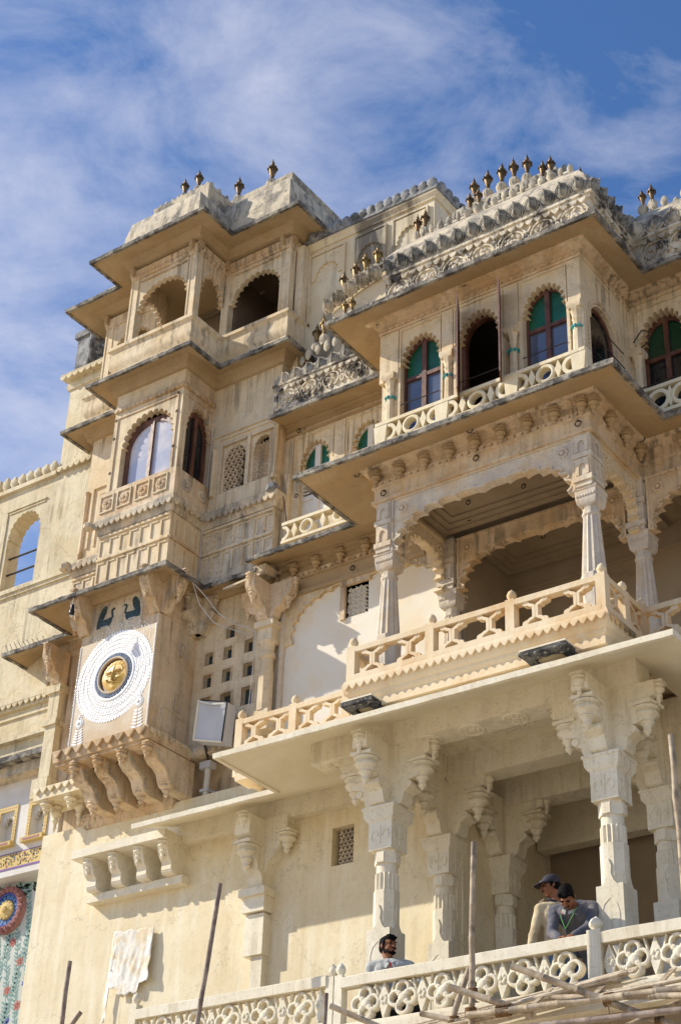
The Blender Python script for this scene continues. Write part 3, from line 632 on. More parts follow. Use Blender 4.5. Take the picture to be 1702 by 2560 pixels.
for x, y in ((-16.0, 15.36), (-14.72, 15.36), (-14.6, 15.45), (-14.55, 16.1), (-13.4, 16.09), (-13.25, 16.2), (-17.25, 16.09)): part('knob', MB().box(x-.035, x+.035, y-.05, y+.05, 18.24, 18.36).box(x-.02, x+.02, y-.03, y+.03, 18.19, 18.24), 'soffit', TW)
chajja(TW, PT, .53, 18.40, 18.56, .05, 'soffit', 'edge', .008)
part('moulding', MB().sweep(PT, [(-.02, 18.36), (.09, 18.37), (.12, 18.46), (.20, 18.52), (-.02, 18.55)], .4), 'soffit', TW)
# roof parapets
PC = [(-15.97, 17.2), (-15.97, 15.24), (-14.55, 15.24), (-14.55, 17.2)]
part('parapet', MB().sweep(PC, [(-.25, 18.55), (.13, 18.55), (.10, 18.9), (.04, 19.22), (-.02, 19.30), (-.25, 19.30)], .3, .004), 'lichen', TW)
PR = [(-14.42, 18.6), (-14.42, 15.99), (-13.28, 15.99), (-13.28, 18.4)]
part('parapet', MB().sweep(PR, [(-.3, 18.55), (.20, 18.55), (.17, 18.9), (.12, 19.35), (.04, 19.46), (-.3, 19.46)], .3, .004), 'lichen', TW)
PL = [(-17.3, 18.4), (-17.3, 16.05), (-16.1, 16.05), (-16.1, 18.4)]
part('parapet', MB().sweep(PL, [(-.3, 18.55), (.15, 18.55), (.04, 18.95), (-.3, 18.95)], .3, .004), 'lichen', TW)
part('roof', MB().box(-14.75, -13.4, 16.2, 18.4, 18.6, 19.88).box(-15.85, -14.62, 15.5, 17.2, 18.6, 19.72).box(-17.2, -16.0, 16.2, 18.4, 18.6, 18.9), 'lichen', TW)
for x, y, z, s in ((-15.26, 15.6, 19.70, 1.1), (-14.95, 15.6, 19.71, 1.15), (-14.65, 16.3, 19.86, 1.3), (-13.92, 16.3, 19.86, 1.35)): finial(TW, x, y, z, s)
for i in range(9): inst('stone_leaf', LEAF['petal_pale'], TW, (-15.75+i*.13, 15.56, 19.72), random.uniform(-.2, .2), .9)
for i in range(4): inst('stone_leaf', LEAF['petal_pale'], TW, (-14.66, 15.62+i*.2, 19.74), 1.5, .8)
# iron rings, wires and a spout
for x, y, z in ((-14.9, 16.35, 11.2),): ringmark(TW, x, y, z, .02)
# ================================================================== recessed wall between tower and bay
LK = thing('palace_wall', 'cream recessed palace wall between the sun tower and the projecting bay', 'wall', (-12.2, 16.6, -1.6))
part('wall', MB().wall(F(16.35), -17.4, -10.25, -1.6, 8.9, -.35, 0, [(-12.13, -11.79, 7.46, 7.97)]), 'cream', LK)
jw = part('window', MB().lbox(F(16.35), -12.15, -11.77, 7.44, 7.99, -.2, -.16), 'dark', LK); jali(LK, F(16.35), -12.08, -11.79, 7.46, 7.97, 'plaster_old', 'drop', False, -.13)  # dark sheet stands for the shade behind the lattice
part('wall', MB().box(-13.4, -10.3, 16.7, 20, 8.9, 14.5), 'plaster', LK)
# storey of the blind arch
part('wall', MB().wall(F(16.40), -13.28, -10.35, 8.5, 12.2, -.3, 0, [(-12.08, -11.71, 11.03, 11.52)]), 'blockwall', LK)
part('arch', MB().archpanel(F(16.36), -11.72, 10.86, 1.30, .74, 16, .05, -13.13, -10.36, 11.72, -.04, .0, None, p=2.7), 'plaster_pale', LK)
b = MB()
c = arch(-11.72, 10.86, 1.30, .74, 16, .05, 2.7); b.ribbon(F(16.36), [(u, v+.018) for u, v in c], .028, 0, .014); part('arch_rim', b, 'plaster_pale', LK)
part('frame', MB().lbox(F(16.40), -12.16, -12.08, 11.0, 11.56, -.1, .045).lbox(F(16.40), -12.16, -11.66, 11.52, 11.60, -.1, .06), 'plaster', LK)
part('window', MB().lbox(F(16.40), -12.1, -11.7, 11.0, 11.55, -.12, -.1), 'glass_small', LK); jali(LK, F(16.40), -12.07, -11.72, 11.03, 11.52, 'blockwall', 'star', False, -.06)
b = MB(); b.lathe([(.07, 9.4), (.07, 9.5), (.05, 9.52), (.045, 10.7), (.06, 10.74), (.05, 10.78), (.05, 10.95), (.075, 11.0), (.06, 11.1), (.06, 11.5)], -13.16, 16.38, 0, 10); part('slender_column', b, 'colstone', LK)
FZ = lambda u0, u1, y: MB().lbox(F(y), u0, u1, 11.60, 11.66, -.1, .03).lbox(F(y), u0, u1, 11.66, 11.86, -.1, .0).lbox(F(y), u0, u1, 11.86, 11.90, -.1, .025).lbox(F(y), u0, u1, 11.90, 12.22, -.1, .012).lbox(F(y), u0, u1, 12.05, 12.12, 0, .06).lbox(F(y), u0, u1, 12.12, 12.2, 0, .12)
part('frieze', FZ(-13.25, -10.75, 16.35), 'soffit', LK)
b = MB(); scallops(b, F(16.335), -13.2, -10.8, 11.95, .1, .06, .02); part('scallop_row', b, 'plaster', LK, stuff=True)
for x in (-12.95, -12.55, -12.13, -11.70, -11.28): pendant(LK, 'soffit', x, 16.28, 12.06, .20, .075)
for x, z in ((-11.95, 11.76), (-13.08, 11.55)): ringmark(LK, x, 16.35, z, .035)
# eave at the feet of the window storey, one run round the bay; window storey eave
PE = [(-13.42, 16.35), (-10.97, 16.35), (-10.97, 15.0), (-7.47, 15.0), (-7.47, 16.35), (-3.5, 16.35)]
PG = [(-13.24, 16.35), (-10.73, 16.35), (-10.73, 15.0), (-7.54, 15.0), (-7.54, 16.35), (-3.5, 16.35)]
# --- window storey on the recessed wall
def ring_rail(parent, u0, u1, y, z0, z1, first=0, T=None, ends=(True, True)):
    T = T or F(y); h = z1-z0; r = (h-.10)/2; cz = (z0+z1)/2
    part('rail', MB().lbox(T, u0, u1, z1-.05, z1, -.12, .012), 'cream', parent); part('rail', MB().lbox(T, u0, u1, z0, z0+.045, -.12, .012), 'cream', parent)
    pitch = 2*r+.13; n = int((u1-u0-.2)/pitch); st = (u1-u0)/max(1, n)
    blocks = [u0+.09, u1-.09]+[u0+(u1-u0)*k/3 for k in (1, 2)] if u1-u0 > 2 else [u1-.25]
    for c in blocks: part('rail_block', MB().prism(T, [(c-.09, z0+.045), (c+.07, z0+.045), (c+.10, z1-.05), (c-.11, z1-.05)], -.10, .006), 'cream', parent)
    edges = sorted(blocks) if u1-u0 > 2 else [u0-.09]+blocks+[u1+.4]
    for a, c in zip(edges[:-1], edges[1:]):
        A, C = a+.10, c-.10; w = C-A
        def half(cu, sg):
            arc = [math.pi/2-sg*math.pi*k/10 for k in range(11)]; P = [(cu+r*math.cos(q), cz+r*math.sin(q)) for q in arc]+[(cu+r*.64*math.cos(q), cz+r*.64*math.sin(q)) for q in arc[::-1]]
            part('rail_ring', MB().prism(T, P, -.10, 0), 'cream', parent)
        full = [A+w/2] if w < 1.3 else [A+w*.3, A+w*.7]
        if w < .6: full = [A+w*.5]
        for cu in full: part('rail_ring', MB().ring(T, cu, cz, r*.66, r, -.10, 0, 20), 'cream', parent)
        if w > .5 and A > u0-.01: half(A, 1)
        if w > .5 and C < u1+.01: half(C, -1)
        ds = [(A+r+full[0]-r)/2, (C-r+full[-1]+r)/2]+([sum(full)/2] if len(full) > 1 else [])
        for cu in ds:
            if u0+.05 < cu < u1-.05: part('rail_diamond', MB().prism(T, [(cu, z0+.045), (cu+.05, cz), (cu, z1-.05), (cu-.05, cz)], -.09, .004), 'cream', parent)
def pale_window(parent, T, c, a, zs, b_, v0, dep):
    w = part('window', MB().archpanel(T, c, zs, a-.02, b_-.02, 1, 0, c-a-.02, c+a+.02, zs+b_+.02, dep-.05, dep, v0, per=20), 'woodpale', parent)
    part('mullion', MB().lbox(T, c-.05, c+.05, v0, zs+b_-.02, dep-.04, dep+.014).lbox(T, c-a, c-.05, zs-.10, zs-.03, dep-.04, dep+.008).lbox(T, c+.05, c+a, zs-.10, zs-.03, dep-.04, dep+.008).lbox(T, c-a, c-.05, 13.24, 13.30, dep-.04, dep+.008).lbox(T, c+.05, c+a, 13.24, 13.30, dep-.04, dep+.008), 'woodpale', w)
    part('pane', MB().prism(T, archpoly(c, zs, a-.01, b_-.01, 1, 0, zs-.1, per=20), dep-.035, dep-.028), 'glass_green', w)
    for s in (-1, 1):
        x0, x1 = (c-a, c-.05) if s < 0 else (c+.05, c+a)
        for k in range(5): part('slat', MB().prism(lambda u, v, d, x0=x0: T(d, v, u), [(dep-.03, 13.31+k*.062), (dep+.006, 13.30+k*.062), (dep+.006, 13.315+k*.062), (dep-.03, 13.355+k*.062)], x0, x1), 'woodpale', w)
        part('door_panel', MB().lbox(T, x0, x1, v0, 13.25, dep-.03, dep-.01), 'woodpale', w)
def window_wall(parent, T, bays, u0, u1, v0, v1, zs, b_, m, n=13, dep=.035, thick=.2):
    """bays: (centre, half width, left, right)"""
    for i, (c, a, l, r_) in enumerate(bays):
        part('arch', MB().archpanel(T, c, zs, a, b_, n, dep, l, r_, v1, -thick, 0, v0, p=2.0), m, parent)
        b = MB(); cc = arch(c, zs, a, b_, n, dep)
        b.lbox(T, l+.02, r_-.02, v1-.045, v1-.025, .001, .02).lbox(T, l+.02, l+.04, zs-.05, v1-.045, .001, .02).lbox(T, r_-.04, r_-.02, zs-.05, v1-.045, .001, .02).lbox(T, c-.08, c+.08, v1-.045, v1-.005, .021, .03)
        part('arch_frame', b, m, parent)
T = F(16.35)
window_wall(LK, T, ((-12.72, .27, -13.12, -12.36), (-11.77, .28, -12.17, -11.38)), 0, 0, 12.3, 14.38, 13.86, .37, 'plaster_pale', 9, .06)
part('wall', MB().lbox(T, -13.28, -13.12, 12.2, 14.38, -.3, .03).lbox(T, -12.36, -12.17, 12.2, 14.38, -.3, .02).lbox(T, -11.38, -10.6, 12.2, 14.38, -.3, 0).lbox(T, -13.28, -10.6, 14.38, 14.7, -.3, .0), 'plaster_pale', LK)
part('frieze', MB().lbox(T, -13.26, -10.7, 14.42, 14.46, .001, .03).lbox(T, -13.26, -10.7, 14.52, 14.58, .001, .06).lbox(T, -13.26, -10.7, 14.58, 14.64, .001, .11), 'soffit', LK)
pale_window(LK, T, -12.72, .27, 13.83, .36, 12.3, -.08); pale_window(LK, T, -11.77, .28, 13.83, .36, 12.3, -.08)
b = MB(); b.lathe([(.05, 12.3), (.05, 12.45), (.035, 12.5), (.035, 13.45), (.05, 13.5), (.045, 13.56), (.065, 13.62), (.075, 13.7), (.06, 13.74)], -13.16, 16.31, 0, 8); part('slender_column', b, 'plaster_pale', LK)
ring_rail(LK, -13.0, -11.2, 16.02, 12.32, 12.67)
for x, y, z in ((-13.03, 16.2, 12.55), (-13.0, 16.3, 14.45), (-12.9, 16.2, 13.2)): ringmark(LK, x, y, z, .03)
part('eave', MB(), 'soffit', LK) if False else None
# carved parapet band above
def carved_band(parent, path, z0, z1, off=.22, seed=1):
    part('band', MB().sweep(path, [(-.1, z0), (off, z0), (off, z1-.10), (off+.03, z1-.09), (off+.035, z1-.05), (off+.06, z1-.04), (off+.06, z1), (-.1, z1)], .3), 'carved', parent)
def carved_run(parent, T, u0, u1, z0, z1, m='carved'):
    """scrolling flower relief in round frames with a row of pointed leaves above"""
    h = z1-z0; n = max(2, round((u1-u0)/(h*1.12))); w = (u1-u0)/n
    for i in range(n):
        c = u0+(i+.5)*w; cz = z0+h*.42; b = MB(); r = h*.40
        b.ribbon(T, [(c+r*random.uniform(1.0, 1.16)*math.cos(a), cz+r*random.uniform(.94, 1.06)*math.sin(a)) for a in [-1.1+math.pi*1.7*k/15 for k in range(16)]], .022, -.004, .03); b.ribbon(T, [(c-.02, z0+.02), (c+.01, cz-r*.3), (c, cz+r*.2)], .018, -.004, .026)
        for k in range(9):
            a = random.uniform(-.4, 3.6); q = r*random.uniform(.3, .78); b.lathed(T, c+q*math.cos(a), cz+q*math.sin(a), [(r*random.uniform(.12, .24), -.004), (r*.16, .024), (r*.06, .034)], 6)
        b.lathed(T, c, cz, [(r*.26, -.004), (r*.24, .03), (r*.1, .04)], 7)
        for s in (-1, 1):
            b.ribbon(T, [(c+s*w*.5, z0+.02), (c+s*w*.42, z0+h*.3), (c+s*w*.5, z0+h*.55), (c+s*w*.36, z0+h*.8)], .024, -.004, .026)
        part('carved_flower', b, m, parent)
    b = MB(); n = max(3, round((u1-u0)/.13)); w = (u1-u0)/n
    for i in range(n):
        c = u0+(i+.5)*w; v = z1-.02
        b.prism(T, [(c-w*.48, v+.03), (c+w*.48, v+.03), (c+w*.3, v-.02), (c, v-.05), (c-w*.3, v-.02)], 0, .05)
    part('leaf_row', b, m, parent, stuff=True)
carved_band(LK, [(-13.25, 16.35), (-11.2, 16.35)], 14.66, 15.14, .40); carved_run(LK, F(15.95), -13.2, -11.15, 14.72, 15.06)
for i in range(9): inst('petal', PETAL['petal' if i > 1 else 'lichen'], LK, (-13.1+i*.23, 15.995, 15.26+(.05 if i > 4 else 0)), 0, (1.25, .9, 1.3))
part('roof', MB().sweep([(-13.3, 16.35), (-11.0, 16.35)], [(-.6, 15.1), (.34, 15.1), (.36, 15.3), (.28, 15.45), (.05, 15.62), (-.6, 15.7)], .3), 'lichen', LK)
for x, y, z, s in ((-12.75, 16.28, 15.85, 1.15), (-12.58, 16.25, 15.92, 1.15)): finial(LK, x, y, z, s, 'gold')
for x, y, z, s in ((-12.95, 16.2, 15.66, 1.0), (-12.80, 16.15, 15.68, 1.2), (-12.62, 16.15, 15.70, 1.1), (-12.45, 16.15, 15.70, 1.2), (-12.3, 16.15, 15.72, 1.0)): inst('stone_leaf', LEAF['petal_pale'], LK, (x, y, z), 0, s)
# ================================================================== projecting bay
BY = thing('palace_pavilion', 'three storey projecting bay with open loggia, green arched windows and carved roof', 'building', (-9.05, 15.7, -1.6))
# --- lower porch: columns
def cyl_col(parent, x, y, zb, zt, m='white', s=1.0, f=1.0, dirs=((0, -1), (-1, 0), (1, 0), (0, 1))):
    """square base, eight sided shaft, fluted band, round neck, carved block, capital and bracket arms"""
    H = lambda z: zb+(z-4.55)*f if zb > 4 else z
    base = MB().box(x-.155*s, x+.155*s, y-.155*s, y+.155*s, zb, zb+1.44*f)
    b0 = part('column', base, m, parent)
    z1 = zb+1.44*f; k = (zt-z1)/1.44           # 1.44 from base block to capital top
    sh = MB(); o8 = .14*s/math.cos(math.pi/8)
    sh.lathe([(o8, z1-.001), (o8, z1+.46*k)], x, y, 0, 8, math.pi/8)
    sh2 = MB(); n = 32; pr = []
    for j in range(16):
        for q in (0, 1):
            a = 2*math.pi*(j+.5*q)/16; r = (.140 if q == 0 else .118)*s; pr.append((x+r*math.cos(a), y+r*math.sin(a)))
    sh2.add([(p[0], p[1], z) for z in (z1+.46*k, z1+.66*k) for p in pr], [tuple(range(32)), tuple(range(32, 64))]+[(i, (i+1) % 32, 32+(i+1) % 32, 32+i) for i in range(32)])
    part('shaft', sh, m, b0); part('fluting', sh2, m, b0)
    nk = MB().lathe([(.125*s, z1+.66*k), (.125*s, z1+.80*k)], x, y, 0, 16); part('neck', nk, m, b0)
    d = MB(); d.lathe([(o8*.98, z1+.77*k), (o8*.98, z1+.94*k)], x, y, 0, 8, math.pi/8)
    for T in (F(y-.14*s), R(x+.14*s)):
        c_ = x if T(0, 0, 0)[0] == 0 else y
        d.lbox(T, c_-.05, c_+.05, z1+.78*k, z1+.90*k, -.01, .012)
    part('collar', d, m, b0)
    blk = MB().box(x-.16*s, x+.16*s, y-.16*s, y+.16*s, z1+.93*k, z1+1.26*k); bo = part('block', blk, m, b0)
    for T, c_ in ((F(y-.16*s), x), (R(x+.16*s), y)):
        g_ = MB(); zc = z1+1.09*k
        for q in (-1, 1): g_.ribbon(T, [(c_+q*(.03+.045*(1-math.cos(a))), zc+.06*math.sin(a)) for a in [i*.5 for i in range(10)]], .012, -.003, .009)
        g_.ribbon(T, [(c_, zc-.10), (c_, zc+.12)], .014, -.003, .009); part('carved_scroll', g_, m, parent)
        # arched niche line on the foot and a flame ornament above it
        g2 = MB(); zb2 = z1-.2
        g2.ribbon(T, [(c_-.10, z1-1.0), (c_-.10, z1-.30), (c_-.07, z1-.20), (c_, z1-.14), (c_+.07, z1-.20), (c_+.10, z1-.30), (c_+.10, z1-1.0)], .008, -.012, .000)
        g2.prism(T, [(c_-.11, z1-.03), (c_+.11, z1-.03), (c_+.05, z1+.04), (c_+.02, z1+.12), (c_+.03, z1+.2), (c_, z1+.28), (c_-.03, z1+.2), (c_-.02, z1+.12), (c_-.05, z1+.04)], -.03, -.004)
        part('carved_flame', g2, m, parent)
    cp = MB(); cp.lathe([(.16*s*1.4142, z1+1.26*k), (.18*s*1.4142, z1+1.28*k), (.205*s*1.4142, z1+1.32*k), (.21*s*1.4142, z1+1.40*k), (.225*s*1.4142, z1+1.41*k), (.225*s*1.4142, z1+1.44*k)], x, y, 0, 4, math.pi/4)
    part('capital', cp, m, b0)
    for dx, dy in dirs:
        T = (lambda u, v, d: (x+dx*u, y+d, zt+v)) if dx else (lambda u, v, d: (x+d, y+dy*u, zt+v))
        P = [(0, 0), (.18, 0), (.24, .03), (.27, .10), (.28, .16), (.34, .19), (.36, .24), (.34, .29), (.46, .32), (.50, .38), (.50, .55), (.62, .58), (.62, .76), (0, .76)]
        part('bracket', MB().prism(T, P, -.10, .10), m, parent)
        rl = MB(); rl.tube([T(.345, .235, -.115), T(.345, .235, .115)], .045, 8); part('bracket_roll', rl, m, parent)
        pendant(parent, m, x+dx*.47, y+dy*.47, zt+.50, .34, .145); pendant(parent, m, x+dx*.62, y+dy*.62, zt+.74, .25, .08)
    return b0
ZC = 7.44
cyl_col(BY, -10.45, 15.16, 4.56, ZC); cyl_col(BY, -7.58, 15.16, 4.56, ZC)
cyl_col(BY, -10.40, 16.30, 4.72, ZC, s=.95, dirs=((0, -1), (1, 0), (0, 1))); cyl_col(BY, -7.50, 16.30, 4.72, ZC, s=.95)
cyl_col(BY, -10.14, 17.25, 4.72, ZC, s=.95, dirs=((0, -1), (1, 0))); cyl_col(BY, -5.0, 16.30, 4.72, ZC, s=.95, dirs=((0, -1), (-1, 0)))
# broken wall pilaster left of the porch
PP = MB(); x = -13.2
PP.box(x-.16, x+.14, 16.2, 16.36, 4.6, 5.75).box(x-.05, x+.13, 16.24, 16.36, 5.75, 6.45).box(x-.15, x+.15, 16.2, 16.36, 6.45, 6.98); pq = part('pilaster', PP, 'white', LK)
part('capital', MB().box(x-.18, x+.18, 16.15, 16.36, 7.0, 7.22).box(x-.21, x+.21, 16.1, 16.36, 7.2, 7.3), 'white', pq)
P = [(0, 0), (.16, 0), (.22, .06), (.25, .16), (.28, .2), (.36, .25), (.40, .34), (.48, .42), (.50, .62), (.62, .66), (.62, .92), (0, .92)]
part('bracket', MB().prism(lambda u, v, d: (x+d, 16.36-u*.85, 7.28+v), P, -.12, .12), 'white', LK); part('bracket', MB().prism(lambda u, v, d: (x+u*.75, 16.25+d, 7.5+v*.8), P, -.08, .1), 'white', LK)
pendant(LK, 'white', x, 15.98, 7.83, .36, .15); pendant(LK, 'white', x+.42, 16.26, 8.0, .28, .13); pendant(LK, 'white', x+.02, 15.84, 8.2, .24, .08); pendant(LK, 'white', x-.28, 16.1, 8.2, .24, .07)
# beams, flat soffits with medallions, ceiling
for a in ((-11.5, -7.12, 14.99, 15.32, 8.20, 8.52), (-10.62, -10.28, 15.32, 19, 8.20, 8.5), (-7.75, -7.41, 15.32, 19, 8.20, 8.5), (-10.28, -7.75, 16.15, 16.45, 8.14, 8.5), (-7.41, -3.5, 16.15, 16.45, 8.16, 8.5), (-10.28, -7.75, 17.1, 17.4, 8.10, 8.5), (-14.6, -10.62, 16.2, 16.36, 8.2, 8.5)): box('beam', 'white', BY, *a)
part('ceiling', MB().box(-10.3, -7.4, 15.3, 19.4, 8.46, 8.6).box(-7.4, -3.5, 16.3, 19.4, 8.46, 8.6), 'white', BY)
def medallion(parent, x, y, z, r=.16):
    b = MB(); b.lathe([(r, 0), (r*.95, -.014), (r*.8, -.016), (r*.76, -.008), (r*.3, -.008), (r*.26, -.018), (.01, -.02)], x, y, z, 20)
    for k in range(8):
        a = k*math.pi/4; b.lathe([(r*.16, 0), (r*.14, -.014), (.004, -.017)], x+r*.52*math.cos(a), y+r*.52*math.sin(a), z-.004, 6)
    part('medallion', b, 'white', parent)
for x in (-11.2, -9.88, -9.30, -8.72): medallion(BY, x, 15.155, 8.20)
for x, y, z in ((-9.27, 15.75, 8.46), (-9.44, 16.78, 8.46), (-9.0, 15.75, 8.46), (-6.6, 16.3, 8.16)): medallion(BY, x, y, z, .17)
PS = [(-14.74, 16.22), (-11.53, 16.22), (-11.53, 15.0), (-7.12, 15.0), (-7.12, 16.22), (-3.5, 16.22)]
chajja(BY, PS, .81, 8.17, 8.49, .055, 'slab', 'white', .003)
# back of the lower hall
part('wall', MB().box(-10.40, -10.235, 16.44, 19.4, 4.6, 8.46), 'cream', BY); part('wall', MB().box(-10.4, -8.72, 18.6, 18.8, 4.6, 8.5), 'inner', BY); part('wall', MB().box(-10.4, -3.5, 20.6, 20.8, 4.6, 8.5), 'inner_shade', BY); part('wall', MB().box(-8.74, -8.6, 18.61, 20.6, 4.6, 8.5), 'inner_shade', BY); part('ceiling', MB().box(-10.3, -3.5, 19.4, 20.7, 8.46, 8.6), 'inner_shade', BY); part('floor', MB().box(-10.25, -3.5, 19.4, 20.7, 4.4, 4.72), 'inner_shade', BY); part('beam', MB().box(-10.2, -3.5, 18.2, 18.4, 7.9, 8.46), 'white', BY)  # far and right parts of the hall darkened in colour for shade
part('floor', MB().box(-13.6, -3.5, 14.55, 16.36, 4.30, 4.55).box(-10.25, -3.5, 16.3, 19.4, 4.4, 4.72), 'inner', BY)
part('terrace_front', MB().box(-13.7, -3.5, 14.62, 14.8, -1.6, 4.3), 'white', BY)
# --- lower balustrade of quatrefoils
RY = 14.5
def quatrefoil_mesh():
    b = MB(); T = lambda u, v, d: (u, -d, v)
    for q in range(4):
        a = q*math.pi/2; b.ring(T, .088*math.cos(a), .088*math.sin(a), .052, .088, -.045, .035, 18)
    b.lathed(T, 0, 0, [(.055, -.04), (.055, .03), (.03, .045)], 8)
    for q in range(4):
        a = q*math.pi/2+math.pi/4; b.lathed(T, .06*math.cos(a), .06*math.sin(a), [(.03, -.04), (.028, .036), (.01, .044)], 6)
    return b.mesh('quatrefoil', 'white')
QF = quatrefoil_mesh()
kt = MB(); T0 = lambda u, v, d: (u, -d, v)
kt.prism(T0, [(0, -.16), (.075, .0), (.035, .09), (0, .17), (-.035, .09), (-.075, 0)], -.045, .03)
for q in range(6): kt.lathed(T0, .032*math.cos(q*1.047), .01+.032*math.sin(q*1.047), [(.02, .028), (.018, .04), (.006, .046)], 6)
kt.ribbon(T0, [(-.12, .17), (-.01, -.16)], .016, -.04, .02).ribbon(T0, [(.12, .17), (.01, -.16)], .016, -.04, .02)
KITE = kt.mesh('kite', 'white')
def balus(u0, u1, zb, qs):
    part('hand_rail', MB().sweep([(u0, RY), (u1, RY)], [(-.07, zb+.26), (.07, zb+.255), (.075, zb+.36), (.05, zb+.375), (-.07, zb+.375)], .3, .003), 'white', BY)
    part('foot_rail', MB().sweep([(u0, RY), (u1, RY)], [(-.08, zb-.20), (.08, zb-.20), (.08, zb-.145), (.05, zb-.13), (-.08, zb-.13)], .3, .003), 'white', BY)
    for i, x in enumerate(qs): inst('quatrefoil', QF, BY, (x, RY, zb+.062), 0, (1.06, 1, 1.06))
    ks = [(a+b)/2 for a, b in zip(qs[:-1], qs[1:])]+[qs[0]-.25, qs[-1]+.25]
    for x in ks:
        if u0+.06 < x < u1-.06: inst('kite', KITE, BY, (x, RY, zb+.062), 0, (1, 1, 1.1))
balus(-10.53, -7.56, 4.97-.02, (-10.22, -9.75, -9.27, -8.79, -8.31, -7.83)); balus(-7.42, -3.6, 4.95, (-7.10, -6.63, -6.15, -5.67, -5.2, -4.7)); balus(-13.45, -10.72, 5.0, (-13.05, -12.57, -12.08, -11.58, -11.07))
def rail_post(parent, x, y, z0, z1, w=.075, m='white'):
    o = part('rail_post', MB().box(x-w, x+w, y-w, y+w, z0, z1), m, parent)
    part('post_knob', MB().lathe([(w*.55, z1), (w*.6, z1+.02), (w*.95, z1+.045), (w*1.0, z1+.075), (w*.72, z1+.115), (w*.3, z1+.135), (.004, z1+.15)], x, y, 0, 12), m, o)
for x in (-7.49, -10.57, -10.67, -13.5): rail_post(BY, x, RY, 4.6, 5.35 if x > -13 else 5.44, .075 if x > -10 else .055)
part('rail_base', MB().box(-13.6, -3.5, RY-.12, RY+.16, 4.55, 4.765), 'white', BY)
# --- loggia: turned columns, piers with niches, lobed arches, ceiling
def loggia_col(x, y, pier=True, m='colstone'):
    n = 12; sh = MB(); r0_, r1_ = .15, .098
    pr = []
    for j in range(n):
        for q in (0, 1): pr.append((2*math.pi*(j+.5*q)/n, 1.0 if q == 0 else .87))
    v = [(x+r*k*math.cos(a), y+r*k*math.sin(a), z) for z, r in ((9.72, r0_), (10.55, r1_)) for a, k in pr]; k2 = len(pr)
    sh.add(v, [tuple(range(k2)), tuple(range(k2, 2*k2))]+[(i, (i+1) % k2, k2+(i+1) % k2, k2+i) for i in range(k2)])
    o = part('column', sh, m, BY)
    part('column_base', MB().lathe([(.2, 8.7), (.2, 8.95), (.17, 9.0), (.19, 9.2), (.15, 9.3), (.17, 9.45), (.165, 9.5)], x, y, 0, 8, math.pi/8).lathe([(.165, 9.49), (.172, 9.7), (.16, 9.73)], x, y, 0, 8, math.pi/8), m, o)
    part('collar', MB().lathe([(.095, 10.53), (.112, 10.55), (.112, 10.59), (.095, 10.6), (.105, 10.66), (.12, 10.70)], x, y, 0, 8, math.pi/8), m, o)
    cp = MB().lathe([(.10*1.41, 10.66), (.125*1.41, 10.69), (.135*1.41, 10.76), (.14*1.41, 10.86), (.15*1.41, 10.87), (.15*1.41, 10.90)], x, y, 0, 4, math.pi/4)
    for T, c_ in ((F(y-.135), x), (R(x+.135), y)):
        for k in range(7): cp.lathed(T, c_-.11+k*.037, 10.79, [(.022, -.02), (.022, .008), (.008, .016)], 6)
    part('capital', cp, m, o)
    if pier:
        p = MB().box(x-.11, x+.11, y-.165, y+.11, 10.9, 11.66); po = part('pier', p, m, BY)
        for z in (11.0, 11.33): part('cornice', MB().box(x-.128, x+.128, y-.185, y+.128, z-.035, z+.035), m, po)
        for T, c_ in ((F(y-.165), x), (R(x+.11), y-.02)):
            for z0, z1 in ((11.05, 11.28), (11.38, 11.60)):
                b = MB().archpanel(T, c_, z0+.10, .045, .06, 5, .012, c_-.085, c_+.085, z1, 0.001, .018, z0); part('niche_frame', b, m, po)
XL, XR = -10.515, -7.645
loggia_col(XL, 15.17); loggia_col(XR, 15.17); loggia_col(XR+.05, 16.42); loggia_col(XL+.15, 16.42); loggia_col(-5.0, 16.42)
def loggia_arch(T, u0, u1, m='plaster_pale', n=14, zs=10.88, top=.525, d0=-.12, d1=0.0, p=2.6, b_=.57):
    c = (u0+u1)/2; a = (u1-u0)/2-.03
    o = part('arch', MB().archpanel(T, c, zs, a, b_, n, .08, u0, u1, 11.66, d0, d1, None, p=p, top=top), m, BY)
    b = MB(); b.ribbon(T, [(u, v+.02) for u, v in arch(c, zs, a, b_, n, .08, p, 6, top)], .024, d1-.004, d1+.016)
    for k in range(n):
        t = arch(c, zs, a, b_, n, .08, p, 6, top)[k*6]
        if k: b.lathed(T, t[0], t[1]+.04, [(.018, d1-.002), (.016, d1+.014), (.004, d1+.02)], 6)
    b.lbox(T, u0, u1, 11.615, 11.65, d1-.003, d1+.02).lbox(T, u0+.001, u0+.03, zs, 11.615, d1-.003, d1+.018).lbox(T, u1-.03, u1-.001, zs, 11.615, d1-.003, d1+.018)
    part('arch_rim', b, m, o)
    for s in (-1, 1):
        cu = c+s*(a-.13); q = MB().lathed(T, cu, 11.47, [(.03, d1-.003), (.03, d1+.025), (.01, d1+.035)], 8)
        for k in range(9): q.lathed(T, cu+.06*math.cos(k*.698), 11.47+.06*math.sin(k*.698), [(.025, d1-.003), (.023, d1+.014), (.008, d1+.022)], 6)
        part('carved_rose', q, m, o)
loggia_arch(F(15.03), XL+.115, XR-.115, 'colstone'); loggia_arch(R(XR+.09), 15.29, 16.30, 'plaster_pale', 11); loggia_arch(R(XL+.12), 15.31, 16.30, 'plaster_pale', 11); loggia_arch(F(16.30), XL+.30, XR-.10, 'plaster'); loggia_arch(F(16.30), XR+.2, -5.13, 'plaster')
PLg = [(-10.66, 16.35), (-10.66, 15.0), (-7.52, 15.0), (-7.52, 16.35), (-3.5, 16.35)]
